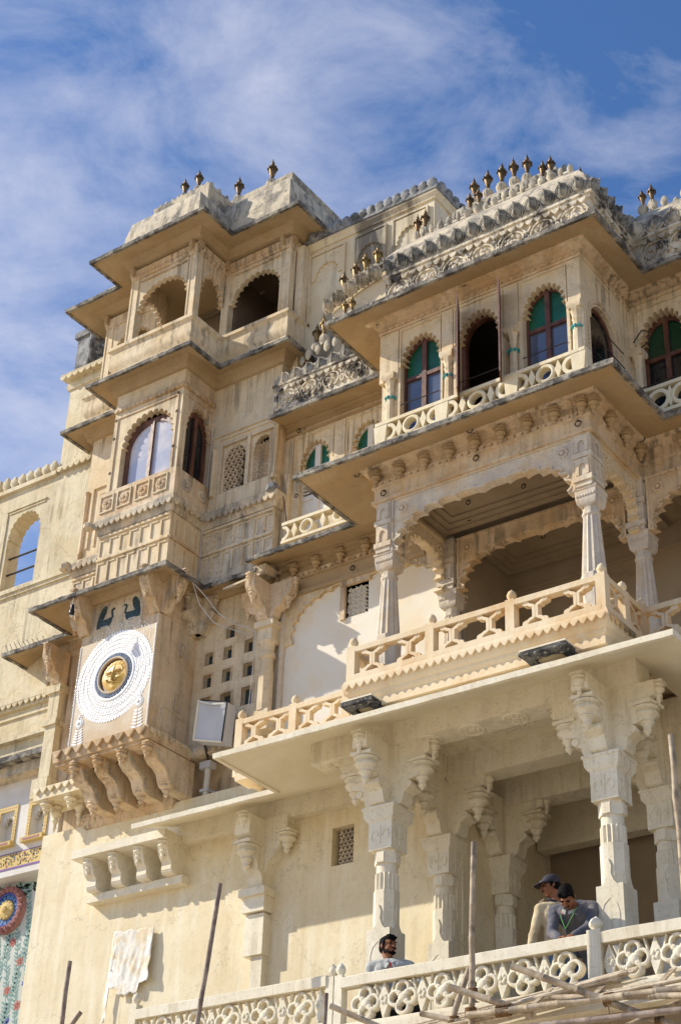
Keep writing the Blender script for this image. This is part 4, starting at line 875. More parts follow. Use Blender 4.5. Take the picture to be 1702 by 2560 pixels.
part('frieze', MB().sweep(PLg, [(-.25, 11.64), (.03, 11.64), (.03, 11.68), (0.0, 11.69), (0, 11.86), (.03, 11.87), (.03, 11.90), (.012, 11.91), (.012, 12.04), (.06, 12.05), (.07, 12.11), (.14, 12.12), (.17, 12.19), (-.25, 12.22)], .3), 'plaster', BY)
b = MB(); scallops(b, F(14.985), -10.62, -7.55, 11.95, .11, .065, .022); scallops(b, R(-7.505), 15.05, 16.3, 11.95, .11, .065, .022); part('scallop_row', b, 'plaster', BY, stuff=True)
for i in range(9): pendant(BY, 'soffit', -10.60+i*.378, 14.92, 12.05, .21, .078)
for y in (14.97, 15.4, 15.83, 16.2): pendant(BY, 'soffit', -7.44, y, 12.05, .21, .078)
for x in (-6.9, -6.45, -6.0): pendant(BY, 'soffit', x, 16.28, 12.05, .21, .078)
for x, y, z in ((-10.5, 14.99, 11.76), (-9.1, 14.99, 11.8), (-7.66, 14.99, 11.78), (-7.45, 14.95, 12.17), (-10.9, 14.95, 12.17), (-9.1, 14.85, 12.14), (-7.4, 16.2, 12.15), (-10.65, 14.95, 14.6), (-9.2, 14.9, 14.6), (-7.5, 14.9, 14.62), (-7.45, 16.25, 14.6)): ringmark(BY, x, y, z, .04)
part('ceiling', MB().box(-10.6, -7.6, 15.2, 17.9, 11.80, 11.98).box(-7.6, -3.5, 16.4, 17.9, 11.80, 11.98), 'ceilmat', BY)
def coffer(u0, u1, y0, y1, z=11.80):
    for k, (i, h) in enumerate(((.0, .09), (.09, .06), (.18, .03))):
        b = MB(); a = [(u0+i, u1-i, y0+i, y0+i+.09), (u0+i, u1-i, y1-i-.09, y1-i), (u0+i, u0+i+.09, y0+i+.09, y1-i-.09), (u1-i-.09, u1-i, y0+i+.09, y1-i-.09)]
        for q in a: b.box(*q, z-h, z+.001*k)
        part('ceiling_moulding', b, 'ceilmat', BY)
coffer(-10.36, -7.8, 15.22, 16.24); coffer(-10.2, -7.75, 16.44, 17.6); coffer(-7.4, -3.6, 16.44, 17.6)
for x, y in ((-9.7, 15.75), (-8.9, 15.8), (-8.3, 15.7), (-9.3, 17.0), (-8.3, 17.0), (-9.9, 16.1)): part('iron_ring', MB().tube([(x+.03*math.cos(a), y, 11.76+.03*math.sin(a)) for a in [i*.5 for i in range(14)]], .008, 5), 'rustring', BY)
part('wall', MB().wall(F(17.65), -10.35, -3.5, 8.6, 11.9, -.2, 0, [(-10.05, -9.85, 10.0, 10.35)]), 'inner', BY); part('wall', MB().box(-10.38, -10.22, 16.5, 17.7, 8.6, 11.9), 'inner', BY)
part('niche_back', MB().box(-10.3, -9.7, 17.86, 17.9, 9.8, 10.5), 'dark', BY)
b = MB(); T = F(17.65)
for c in (-9.0, -6.4): b.ribbon(T, [(u, v) for u, v in arch(c, 10.75, .95, .55, 14, .04, 2.6)], .02, 0, .014)
b.lbox(T, -10.2, -3.6, 11.42, 11.46, .001, .03); part('arch_line', b, 'inner', BY)
part('floor', MB().box(-10.58, -7.31, 14.66, 17.7, 8.62, 8.72).box(-13.2, -10.58, 15.56, 16.36, 8.62, 8.72).box(-7.31, -3.5, 15.61, 17.7, 8.62, 8.72), 'sandstone', BY)
# loggia balustrade in sandstone
def fret_mesh():
    b = MB(); T = lambda u, v, d: (u, -d, v)
    for s in (-1, 1):
        for t in (-1, 1):
            pts = [(s*.020, 0), (s*.020, t*.070)]+[(s*(.022+.095*math.sin(a)), t*(.165-.088*math.cos(a))) for a in [math.pi/2*k/7 for k in range(1, 8)]]
            b.ribbon(T, pts, .036, -.05, .04); b.prism(T, [(s*.105, t*.085), (s*.155, t*.10), (s*.165, t*.13), (s*.165, t*.165), (s*.115, t*.165)], -.05, .038)
    b.prism(T, [(-.01, -.06), (.01, -.06), (.01, .06), (-.01, .06)], -.03, .01)
    return b.mesh('fret', 'sandstone')
FRET = fret_mesh()
def fret_run(p0, p1, posts, per, z0=8.93, z1=9.36, rz=0):
    dx, dy = p1[0]-p0[0], p1[1]-p0[1]
    part('hand_rail', MB().sweep([p0, p1], [(-.055, z1-.075), (.055, z1-.075), (.06, z1-.01), (.04, z1+.005), (-.055, z1+.005)], .3, .002), 'sandstone', BY); part('foot_rail', MB().sweep([p0, p1], [(-.055, z0-.02), (.06, z0-.02), (.06, z0+.05), (-.055, z0+.05)], .3, .002), 'sandstone', BY)
    for a, c in zip(posts[:-1], posts[1:]):
        for k in range(per):
            f = a+(c-a)*(k+.5)/per if per > 1 else (a+c)/2
            f = a+(c-a)*(.27+.46*k) if per == 2 else f
            inst('fret', FRET, BY, (p0[0]+dx*f, p0[1]+dy*f, (z0+z1)/2-.005), rz, (1.0, 1, 1.05))
fret_run((-10.62, 14.6), (-7.27, 14.6), [0, .335, .66, 1], 2); fret_run((-7.27, 14.6), (-7.27, 15.55), [0, .5, 1], 1, rz=math.pi/2); fret_run((-10.62, 15.5), (-10.62, 14.6), [0, 1], 2, rz=-math.pi/2)
fret_run((-13.05, 15.5), (-10.66, 15.5), [0, .37, .72, 1.0], 2); fret_run((-7.27, 15.55), (-3.6, 15.55), [0, .3, .6, .95], 2)
for x, y in ((-10.62, 14.6), (-9.5, 14.6), (-8.42, 14.6), (-7.27, 14.6), (-7.27, 15.08), (-7.27, 15.55), (-13.05, 15.5), (-12.17, 15.5), (-11.33, 15.5), (-6.17, 15.55)): rail_post(BY, x, y, 8.85, 9.37, .058, 'sandstone')
PBs = [(-13.1, 15.5), (-10.62, 15.5), (-10.62, 14.6), (-7.27, 14.6), (-7.27, 15.55), (-3.5, 15.55)]
part('rail_base', MB().sweep(PBs, [(-.3, 8.52), (.0, 8.52), (.0, 8.63), (.03, 8.66), (.035, 8.70), (.07, 8.73), (.09, 8.82), (.09, 8.845), (.075, 8.90), (-.3, 8.91)], .3), 'sandstone', BY)
teeth(BY, 'sandstone', (-10.70, 14.505, 8.835), (-7.20, 14.505, 8.835), 32, .72); teeth(BY, 'sandstone_old', (-7.175, 14.55, 8.835), (-7.175, 15.5, 8.835), 9, .72, math.pi/2)
for x0, x1, y in ((-10.62, -10.22, 14.42), (-8.20, -7.66, 14.40)):
    b = MB(); n = 6
    o = part('black_slab', MB().sweep([(x0, y+.3), (x0, y), (x1, y), (x1, y+.3)], [(-.1, 8.49), (.0, 8.495), (.01, 8.51), (.025, 8.515), (.025, 8.55), (-.1, 8.56)], .08, .009), 'blackstone', BY); part('slab_top', MB().box(x0-.02, x1+.02, y-.02, y+.3, 8.565, 8.585), 'white', o)
# --- window storey of the bay
BAYS = ((-9.97, .32, -10.32, -9.62), (-9.065, .33, -9.45, -8.66), (-8.08, .32, -8.45, -7.72))
T = F(15.0)
window_wall(BY, T, BAYS, 0, 0, 12.25, 14.36, 13.76, .41, 'plaster_pale', 11, .065)
part('wall', MB().lbox(T, -10.62, -10.32, 13.55, 14.36, -.25, .02).lbox(T, -9.62, -9.45, 13.55, 14.36, -.25, .02).lbox(T, -8.66, -8.45, 13.55, 14.36, -.25, .02).lbox(T, -7.72, -7.54, 13.55, 14.36, -.25, .02).lbox(T, -10.62, -7.54, 14.36, 14.7, -.25, .0), 'plaster_pale', BY)
for a_, c_ in ((-10.62, -10.32), (-9.62, -9.45), (-8.66, -8.45), (-7.72, -7.56)): part('pier', MB().lbox(T, a_, c_, 12.25, 13.55, -.25, -.05), 'plaster_pale', BY)
part('wall', MB().box(-10.62, -10.4, 15.252, 16.6, 12.25, 14.7), 'plaster_pale', BY)
def thin_col(parent, x, y, m='plaster_pale', teal=True, z0=12.5):
    o = part('column', MB().lathe([(.08, z0), (.08, z0+.1), (.062, z0+.12), (.066, 12.95), (.060, 13.3), (.052, 13.32), (.056, 13.36)], x, y, 0, 8, math.pi/8), m, parent)
    part('capital', MB().lathe([(.052, 13.36), (.07, 13.40), (.06, 13.44), (.075, 13.50), (.095, 13.56)], x, y, 0, 8, math.pi/8).lathe([(.085*1.41, 13.55), (.10*1.41, 13.59), (.10*1.41, 13.63), (.095*1.41, 13.66)], x, y, 0, 4, math.pi/4), m, o)
    if teal:
        q = MB(); 
        for k in range(8):
            a = k*math.pi/4; q.lathe([(.004, -.03), (.02, -.01), (.022, .012), (.006, .03)], x+.066*math.cos(a), y+.066*math.sin(a), 13.27, 6)
        part('painted_band', q, 'tealpaint', o)
for x in (-10.46, -9.535, -8.555, -7.63): thin_col(BY, x, 15.03)
part('frieze', MB().sweep([(-10.62, 15.6), (-10.62, 15.0), (-7.54, 15.0), (-7.54, 16.35)], [(-.05, 14.38), (.02, 14.38), (.03, 14.41), (.01, 14.42), (.01, 14.50), (.05, 14.51), (.06, 14.56), (.13, 14.57), (.16, 14.64), (-.05, 14.66)], .3), 'plaster', BY)
b = MB(); scallops(b, F(14.99), -10.6, -7.56, 14.47, .10, .05, .015); part('scallop_row', b, 'plaster', BY, stuff=True)
timber_window(BY, T, -9.97, 13.74, .34, .40, 12.3, -.10, 'wood', 'glass_green', 'glass_sky_tint', 13.54, True, .055); timber_window(BY, T, -8.08, 13.74, .34, .40, 12.3, -.10, 'wood', 'glass_green', 'glass_sky_tint', 13.54, True, .055)
df = part('door', MB().archpanel(T, -9.06, 13.74, .27, .36, 1, 0, -9.41, -8.70, 14.2, -.2, -.12, 12.3, per=20), 'wood', BY)
for x, s in ((-9.37, 0), (-8.74, 0)):
    lf = part('door_leaf', MB().add([(x+dx+e, y+dy, z) for z in (12.72, 14.24) for (dx, y, e) in ((.03, 14.97, -.011), (.03, 14.97, .011), (.205, 14.63, .011), (.205, 14.63, -.011)) for dy in (0,)], [(0, 3, 2, 1), (4, 5, 6, 7), (0, 1, 5, 4), (1, 2, 6, 5), (2, 3, 7, 6), (3, 0, 4, 7)]), 'wood', df)
    part('leaf_panel', MB().box(x-.032, x+.032, 14.68, 14.9, 12.75, 13.3).box(x-.032, x+.032, 14.68, 14.9, 13.4, 14.05), 'wood', lf) if False else None
for a, c in ((-10.28, -9.66), (-9.38, -8.74), (-8.40, -7.76)):
    for z in (12.92, 13.08, 12.78): part('iron_bar', MB().tube([(a, 14.99, z), (c, 14.99, z)], .008, 5), 'iron', BY)
part('shade_room_wall', MB().box(-10.4, -7.6, 16.55, 16.7, 12.2, 14.7).box(-10.4, -7.6, 15.2, 16.6, 14.6, 14.72), 'dark', BY); part('floor', MB().box(-10.6, -7.52, 15.0, 16.6, 12.2, 12.26), 'dark', BY)  # dark colour stands in for the unlit room behind the windows
Ts = R(-7.532)
part('arch', MB().archpanel(Ts, 15.55, 13.45, .37, .40, 1, 0, 15.02, 16.36, 14.36, -.14, 0, 12.25, per=22), 'plaster_pale', BY); part('wall', MB().lbox(Ts, 15.001, 16.36, 14.36, 14.7, -.14, 0), 'plaster_pale', BY)
b = MB()
for k in range(34):
    f = k/33; c = arch(15.55, 13.45, .43, .46, 1, 0, per=33)[k]; b.lathed(Ts, c[0], c[1], [(.035, -.004), (.03, .016), (.01, .022)], 6)
for k in range(12): b.lathed(Ts, 15.11, 12.65+k*.068, [(.03, -.004), (.026, .016), (.01, .022)], 6); b.lathed(Ts, 15.99, 12.65+k*.068, [(.03, -.004), (.026, .016), (.01, .022)], 6)
part('carved_border', b, 'plaster', BY); part('scroll', MB().tube([(-7.53, 15.4, 14.3), (-7.53, 15.8, 14.3)], .012, 5), 'plaster', BY)
timber_window(BY, Ts, 15.55, 13.45, .37, .40, 12.3, -.06, 'wood', 'glass_dark', None, None, False, .06)
for z in (12.9, 13.15, 13.38): part('iron_bar', MB().tube([(-7.46, 15.2, z), (-7.46, 15.96, z)], .008, 5), 'iron', BY)
ring_rail(BY, -10.58, -7.46, 14.86, 12.42, 12.80)
part('rail_block', MB().box(-7.60, -7.44, 14.87, 15.0, 12.44, 12.79), 'cream', BY)
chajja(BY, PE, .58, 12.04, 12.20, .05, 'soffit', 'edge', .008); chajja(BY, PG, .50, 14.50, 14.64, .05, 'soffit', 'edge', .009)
part('eave_top', MB().box(-10.9, -7.5, 14.8, 15.0, 12.26, 12.44), 'plaster_old', BY)
# --- roof of the bay
carved_band(BY, [(-10.45, 15.02), (-7.47, 15.02), (-7.47, 16.1)], 14.66, 15.18, .22); carved_run(BY, F(14.80), -10.42, -7.27, 14.70, 15.09); carved_run(BY, R(-7.25), 14.85, 15.9, 14.70, 15.09)
PRf = [(-10.5, 16.6), (-10.5, 15.02), (-7.47, 15.02), (-7.47, 16.6)]
part('roof', MB().sweep(PRf, [(-1.2, 15.18), (.16, 15.18), (.20, 15.28), (.18, 15.46), (.10, 15.68), (-.05, 15.92), (-.28, 16.20), (-.44, 16.42), (-.60, 16.56), (-1.2, 16.6)], .25, .006), 'lichen', BY)
for i in range(14): inst('petal', PETAL['petal'], BY, (-10.42+i*.232, 14.835, 15.40), 0, (1.32, 1.25, random.uniform(1.2, 1.4)), rot=(.14, 0, 0))
for i in range(6): inst('petal', PETAL['petal'], BY, (-7.28, 14.95+i*.21, 15.40), 0, (1.35, 1.25, 1.35), rot=(.14, 0, math.pi/2))
for i in range(17): inst('stone_leaf', LEAF['petal_pale'], BY, (-10.15+i*.15, 15.29, 16.22+.02*math.sin(i*2.3)), random.uniform(-.6, .6), random.uniform(.85, 1.15), rot=(random.uniform(-.2, .2), random.uniform(-.15, .15), random.uniform(-.5, .5)))
for i in range(13): inst('stone_leaf', LEAF['petal'], BY, (-9.75+i*.15, 15.50, 16.50+.02*math.sin(i)), random.uniform(-.4, .4), random.uniform(.8, 1.1))
part('ridge', MB().sweep([(-9.75, 15.6), (-8.1, 15.6)], [(-.3, 16.5), (.08, 16.5), (.06, 16.68), (-.3, 16.72)], .3), 'petal_pale', BY)
for k, (x, z) in enumerate(((-9.47, 16.70), (-9.25, 16.74), (-9.02, 16.75), (-8.81, 16.74), (-8.60, 16.70))): finial(BY, x, 15.62, z, 1.12)
for x, y, z, s in ((-9.42, 15.40, 16.32, .9), (-9.27, 15.40, 16.34, .9), (-8.24, 15.40, 16.30, .95), (-8.10, 15.40, 16.30, 1.0), (-7.72, 15.5, 15.98, .95), (-7.66, 15.62, 15.90, .85), (-10.38, 15.5, 16.40, 1.0), (-10.25, 15.5, 16.42, 1.05)): finial(BY, x, y, z, s)
for i in range(5): inst('stone_leaf', LEAF['petal'], BY, (-7.50, 15.3+i*.22, 15.84-.02*i), 1.3, 1.4)
# bowed cornice at the left end with gilt finials
b = MB(); T = F(14.75); n = 14; pts = [(-11.36+.94*i/n, 15.17+.25*math.sin(math.pi/2*i/n)) for i in range(n+1)]
bc = part('bowed_cornice', MB().ribbon(T, pts, .035, -.28, .04), 'edge', BY)
part('bowed_band', MB().prism(T, [(u, v-.02) for u, v in pts]+[(-10.4, 14.6), (-11.25, 14.6)], -.22, -.02), 'plaster_pale', BY)
for i in range(9):
    f = (i+.3)/9; u, v = pts[int(f*n)]; inst('petal', PETAL['petal_pale'], BY, (u+.03, 14.72, v-.13), 0, (1.05, 1.5, 1.05), rot=(.3, 0, 0))
for x, z, s in ((-11.20, 15.25, 1.0), (-11.0, 15.33, 1.05), (-10.81, 15.38, 1.1), (-10.62, 15.42, 1.1)): finial(BY, x, 14.85, z, s, 'gold')
for x, s in ((-10.98, .8), (-10.86, .8)): finial(BY, x, 14.62, 14.58, s, 'gold')
# ================================================================== wing right of the bay
RW = thing('palace_wing', 'recessed palace wing with dark arched window at the right edge', 'building', (-5.5, 16.8, -1.6))
T = F(16.35)
window_wall(RW, T, ((-7.08, .33, -7.47, -6.68), (-6.05, .33, -6.48, -5.62), (-4.95, .33, -5.4, -4.5)), 0, 0, 12.3, 14.36, 13.80, .43, 'plaster_pale', 11, .065)
part('wall', MB().lbox(T, -7.54, -7.47, 12.2, 14.36, -.3, .02).lbox(T, -6.68, -6.48, 12.2, 14.36, -.3, .02).lbox(T, -5.62, -5.4, 12.2, 14.36, -.3, .02).lbox(T, -4.5, -3.5, 12.2, 14.36, -.3, .02).lbox(T, -7.54, -3.5, 14.36, 14.75, -.3, 0), 'plaster_pale', RW)
part('frieze', MB().lbox(T, -7.5, -3.5, 14.42, 14.46, .001, .03).lbox(T, -7.5, -3.5, 14.50, 14.56, .001, .07).lbox(T, -7.5, -3.5, 14.56, 14.64, .001, .13), 'plaster', RW)
for c in (-7.08, -6.05, -4.95): timber_window(RW, T, c, 13.76, .345, .41, 12.3, -.14, 'wood', 'glass_dark' if c < -7.5 else 'glass_green_shade', 'glass_dark', 13.55, True, .06)
for x in (-7.44, -6.58, -5.5): thin_col(RW, x, 16.34, teal=False)
for z in (12.85, 13.02): part('iron_bar', MB().tube([(-7.4, 16.3, z), (-5.6, 16.3, z)], .008, 5), 'iron', RW)
Tr = F(15.92); part('rail', MB().lbox(Tr, -7.3, -3.6, 12.63, 12.68, -.12, .012), 'cream', RW); part('rail', MB().lbox(Tr, -7.3, -3.6, 12.24, 12.29, -.12, .012), 'cream', RW)
for i in range(11):
    part('rail_ring', MB().ring(Tr, -7.02+i*.33, 12.46, .11, .166, -.10, 0, 20), 'cream', RW); cu = -6.855+i*.33; part('rail_diamond', MB().prism(Tr, [(cu, 12.29), (cu+.05, 12.46), (cu, 12.63), (cu-.05, 12.46)], -.09, .004), 'cream', RW)
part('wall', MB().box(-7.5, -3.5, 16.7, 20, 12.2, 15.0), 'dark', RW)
carved_band(RW, [(-7.35, 16.35), (-3.5, 16.35)], 14.66, 15.14, .40); carved_run(RW, F(15.95), -7.1, -3.6, 14.72, 15.06)
part('roof', MB().sweep([(-7.3, 16.35), (-3.5, 16.35)], [(-.9, 15.1), (.34, 15.1), (.38, 15.28), (.34, 15.5), (.15, 15.80), (-.1, 16.06), (-.9, 16.15)], .3, .006), 'lichen', RW)
for i in range(14): inst('petal', PETAL['lichen'], RW, (-7.15+i*.26, 15.99, 15.32), 0, (1.6, 1.1, 1.7), rot=(-.15, 0, 0))
for x, y, z, s in ((-7.24, 16.45, 16.08, .9), (-7.10, 16.45, 16.10, .95)): finial(RW, x, y, z, s)
for i in range(16): inst('stone_leaf', LEAF['petal_pale'], RW, (-7.55+i*.17, 16.32+(.0 if i < 6 else -.1), 15.86+(.1 if 1 < i < 5 else 0)-(.1 if i > 7 else 0)), random.uniform(-.3, .3), random.uniform(.9, 1.3))
part('cable_loop', MB().tube([(-7.45, 16.25, 13.75), (-7.3, 16.2, 13.86), (-7.2, 16.2, 13.8), (-7.22, 16.22, 13.65), (-7.35, 16.25, 13.62)], .01, 5), 'iron', RW)
part('wall', MB().box(-3.6, -3.4, 16.3, 20, -1.6, 15.2), 'plaster', RW)
# ================================================================== rooftop block behind
RB = thing('rooftop_block', 'pale rooftop wall with blind lobed niches and grey cresting behind the roofs', 'wall', (-11.9, 17.2, 14.5))
part('wall', MB().box(-13.3, -10.74, 16.50, 18.6, 14.5, 18.28), 'rearwall', RB)
b = MB(); T = F(16.50)
for u0_, u1_ in ((-13.12, -12.42), (-12.24, -11.62), (-11.5, -10.84)):
    part('niche', MB().archpanel(T, (u0_+u1_)/2, 17.5, .25, .30, 9, .035, u0_+.04, u1_-.04, 18.0, .001, .03), 'rearwall', RB)
    f = MB().lbox(T, u0_, u1_, 18.02, 18.05, .001, .045).lbox(T, u0_, u0_+.03, 16.0, 18.02, .001, .045).lbox(T, u1_-.03, u1_, 16.0, 18.02, .001, .045); part('frame', f, 'rearwall', RB)
part('cornice', MB().sweep([(-13.2, 16.5), (-10.74, 16.5), (-10.74, 18.6)], [(-.1, 18.14), (.03, 18.15), (.04, 18.2), (.08, 18.24), (.08, 18.28), (-.1, 18.3)], .3, .003), 'rearwall', RB)
part('cornice', MB().sweep([(-13.2, 16.5), (-10.74, 16.5), (-10.74, 18.6)], [(-.12, 18.285), (.10, 18.285), (.10, 18.36), (-.12, 18.40)], .2, .006), 'mergrey', RB)
cr = MB().lathe([(.05, -.1), (.10, -.02), (.085, .06), (.03, .12)], 0, 0, 0, 8, 0, .6).mesh('cresting', 'mergrey')
for i in range(15): inst('cresting_leaf', cr, RB, (-13.05+i*.165, 16.44, 18.42), 0, (1, 1.4, 1.0))
for i in range(10): inst('cresting_leaf', cr, RB, (-10.68, 16.6+i*.2, 18.42), 1.57, (1, 1.4, 1.0))
b = MB()
for i in range(8): b.prism(R(-10.74), [(16.7+i*.22, 17.9), (16.82+i*.22, 17.86), (16.84+i*.22, 17.74), (16.72+i*.22, 17.78)], 0, .02)
part('carved_row', b, 'rearwall', RB)
part('pilaster', MB().box(-13.26, -13.12, 16.30, 16.5, 15.6, 18.2), 'plaster_pale', RB)
# ================================================================== wall on the left with the open arch and the painted gateway
LW = thing('gateway_wall', 'yellow wall with an open lobed arch high up and a painted gateway below', 'wall', (-20.0, 16.8, -1.6))
T = F(16.45)
part('wall', MB().archpanel(T, -18.97, 14.66, .385, .46, 11, .035, -19.53, -18.33, 15.66, -.30, 0, 13.64, p=2.0), 'yellow', LW)
part('wall', MB().lbox(T, -23, -19.53, 13.64, 15.66, -.3, 0).lbox(T, -18.33, -17.2, 13.64, 15.66, -.3, 0).lbox(T, -18.33, -17.2, 15.66, 17.45, -.5, 0), 'yellow', LW)
part('wall', MB().wall(T, -23, -17.3, 10.30, 13.64, -.4, 0), 'yellow', LW)
f = MB().lbox(T, -19.45, -18.52, 15.22, 15.25, .001, .03).lbox(T, -19.40, -18.54, 15.17, 15.19, .001, .018).lbox(T, -19.46, -19.43, 13.7, 15.22, .001, .02); part('frame', f, 'yellow', LW)
for z in (14.0, 14.32): part('iron_bar', MB().tube([(-19.4, 16.55, z), (-18.55, 16.55, z)], .018, 6), 'iron', LW)
part('string_course', MB().lbox(T, -23, -17.3, 13.50, 13.56, .001, .07).lbox(T, -23, -17.3, 13.44, 13.50, .001, .04), 'yellow', LW)
part('cornice', MB().lbox(T, -23, -18.33, 15.62, 15.70, -.3, .07), 'yellow', LW); part('cornice', MB().lbox(T, -18.30, -17.3, 15.66, 15.74, .001, .07), 'yellow', LW)
b = MB(); scallops(b, F(16.38), -18.30, -17.35, 15.69, .13, .07, .02); part('scallop_row', b, 'yellow', LW, stuff=True)
ml = MB().lathe([(.04, -.04), (.085, .03), (.08, .11), (.03, .18)], 0, 0, 0, 8, 0, .7).mesh('battlement_leaf', 'yellow')
for i in range(24): inst('battlement_leaf', ml, LW, (-18.42-i*.19, 16.42, 15.74), random.uniform(-.1, .1), (1, 1.2, 1.05 if i < 6 else 1.3))
part('cap_stone', MB().sweep([(-18.36, 17.2), (-18.36, 16.45), (-17.2, 16.45)], [(-.2, 17.42), (.03, 17.42), (.05, 17.5), (.03, 17.52), (.03, 17.62), (.12, 17.64), (.14, 17.72), (-.2, 17.74)], .3, .004), 'yellow', LW)
b = MB(); scallops(b, F(16.31), -18.48, -17.3, 17.66, .14, .08, .02); part('scallop_row', b, 'yellow', LW, stuff=True)
part('stone_pillar', MB().box(-18.38, -18.10, 16.5, 16.8, 17.76, 18.66).box(-18.44, -18.04, 16.46, 16.84, 18.62, 18.75).lathe([(.05, 17.76), (.05, 18.6)], -18.02, 16.5, 0, 8), 'mergrey', LW)
b = MB(); random.seed(3)
for i in range(40): b.lathed(F(16.6), -17.95+random.uniform(0, .6), 17.82+random.uniform(0, .6), [(random.uniform(.03, .07), 0), (.03, .03), (.01, .05)], 7)
b.lbox(F(16.66), -18.0, -17.3, 17.74, 18.5, -.02, .0); part('carved_screen', b, 'mergrey', LW)
part('cornice', MB().lbox(T, -23, -17.55, 11.32, 11.40, .001, .12).lbox(T, -23, -17.55, 11.22, 11.32, .001, .07), 'yellow', LW)
b = MB(); scallops(b, F(16.36), -23, -17.6, 11.35, .13, .10, .025); part('scallop_row', b, 'yellow', LW, stuff=True)
part('ledge', MB().lbox(T, -23, -17.58, 10.66, 10.72, .001, .1).lbox(T, -23, -17.55, 11.08, 11.12, .001, .03), 'yellow', LW)
part('ledge', MB().lbox(T, -23, -17.53, 10.24, 10.335, -.2, .22), 'edge', LW)
part('ledge', MB().lbox(T, -23, -17.5, 10.08, 10.24, -.2, .06), 'plaster_old', LW)
# painted front below
T = F(16.62)
part('wall', MB().wall(T, -23, -17.4, 8.60, 10.1, -.3, 0, [(-18.0, -17.70, 9.10, 9.60), (-18.66, -18.36, 9.10, 9.60), (-19.32, -19.02, 9.10, 9.60)]), 'wallwhite', LW)
for c in (-17.85, -18.51, -19.17):
    o = part('niche_frame', MB().lbox(T, c-.215, c+.215, 9.60, 9.68, .001, .02).lbox(T, c-.215, c-.15, 9.06, 9.60, .001, .02).lbox(T, c+.15, c+.215, 9.06, 9.60, .001, .02), 'yellowpaint', LW)
    part('niche_back', MB().lbox(T, c-.16, c+.16, 9.08, 9.62, -.16, -.14), 'wallwhite', o); part('niche_arch', MB().archpanel(T, c, 9.42, .10, .12, 5, .03, c-.15, c+.15, 9.60, -.10, -.03), 'wallwhite', o)
    part('sill', MB().lbox(T, c-.23, c+.23, 9.0, 9.07, .001, .10), 'yellowpaint', o); part('sill_inset', MB().lbox(T, c-.17, c+.17, 9.015, 9.05, .101, .104), 'pinkpaint', o)
    sg = MB()
    for k in range(18):
        u, v = c+random.uniform(-.02, .12), 9.1+random.uniform(0, .36); a = random.uniform(0, 3.1); sg.prism(T, [(u, v), (u+.02*math.cos(a), v+.02*math.sin(a)), (u+.035*math.cos(a+.4), v+.035*math.sin(a+.4)), (u+.02*math.cos(a+.9), v+.02*math.sin(a+.9))], -.139, -.136)
    part('painted_sprig', sg, 'leafdark', o, stuff=True)
    dots = MB()
    for k in range(9): dots.lathed(T, c-.18+k*.045, 9.64, [(.010, .019), (.010, .0225)], 6); dots.lathed(T, c-.182, 9.1+k*.055, [(.010, .019), (.010, .0225)], 6); dots.lathed(T, c+.182, 9.1+k*.055, [(.010, .019), (.010, .0225)], 6)
    part('painted_dot', dots, 'pinkpaint', o, stuff=True)
part('painted_band', MB().lbox(T, -23, -17.4, 8.67, 8.89, .001, .006), 'yellowpaint', LW); part('painted_line', MB().lbox(T, -23, -17.4, 8.64, 8.67, .001, .008).lbox(T, -23, -17.4, 8.89, 8.905, .001, .008).lbox(T, -17.44, -17.40, 4.0, 8.64, .0, .008), 'purplepaint', LW)
for m_, n_ in (('leafdark', 150), ('redpaint', 60), ('skyblue', 24)):
    b = MB()
    for k in range(n_):
        u, v = random.uniform(-19.9, -17.42), random.uniform(8.69, 8.87); a = random.uniform(0, 6.3); s = .014 if m_ != 'redpaint' else .018
        b.prism(T, [(u+s*1.5*math.cos(a), v+s*1.5*math.sin(a)), (u+s*.7*math.cos(a+1.6), v+s*.7*math.sin(a+1.6)), (u-s*1.5*math.cos(a), v-s*1.5*math.sin(a)), (u+s*.7*math.cos(a-1.6), v+s*.7*math.sin(a-1.6))], .006, .009)
    part('painted_flower', b, m_, LW, stuff=True)
part('lintel', MB().lbox(T, -23, -17.44, 8.54, 8.60, -.3, .001).lbox(T, -17.47, -17.4, 4.0, 8.54, -.3, -.001), 'wallwhite', LW)
# mural panel: vines with leaves and red flowers, painted flat on the recessed plaster
T = F(16.90)
part('mural_panel', MB().lbox(T, -23, -17.4, 3.0, 8.6, -.1, 0), 'mural_bg', LW)
lf = MB(); ld = MB(); rd = MB(); bl = MB(); random.seed(11)
def leaf2(b, u, v, a, l, w, d=.004):
    ca, sa = math.cos(a), math.sin(a); P = [(0, 0), (.3, .5), (.65, .42), (1, 0), (.65, -.42), (.3, -.5)]
    b.prism(T, [(u+l*x*ca-w*y*sa, v+l*x*sa+w*y*ca) for x, y in P], 0, d)
for st in range(14):
    u0_ = -17.54-st*.135
    for sgn in (1, -1):
        k = 0; v = 4.6+random.uniform(0, .05)
        while v < 8.5:
            u = u0_+.045*math.sin(v*4.0+st*2.1); du = .045*4*math.cos(v*4.0+st*2.1); a = math.atan2(1, du)
            if sgn == 1: lf.ribbon(T, [(u, v), (u0_+.045*math.sin((v+.062)*4+st*2.1), v+.062)], .008, 0, .003)
            if random.random() < .93: leaf2(lf, u, v, a+sgn*random.uniform(.6, 1.0), random.uniform(.07, .10), .032)
            v += .062
for k in range(60): leaf2(ld, -17.55-random.uniform(0, 1.2), 8.32+random.uniform(0, .16), random.uniform(2.0, 3.6), .12, .035, .005)
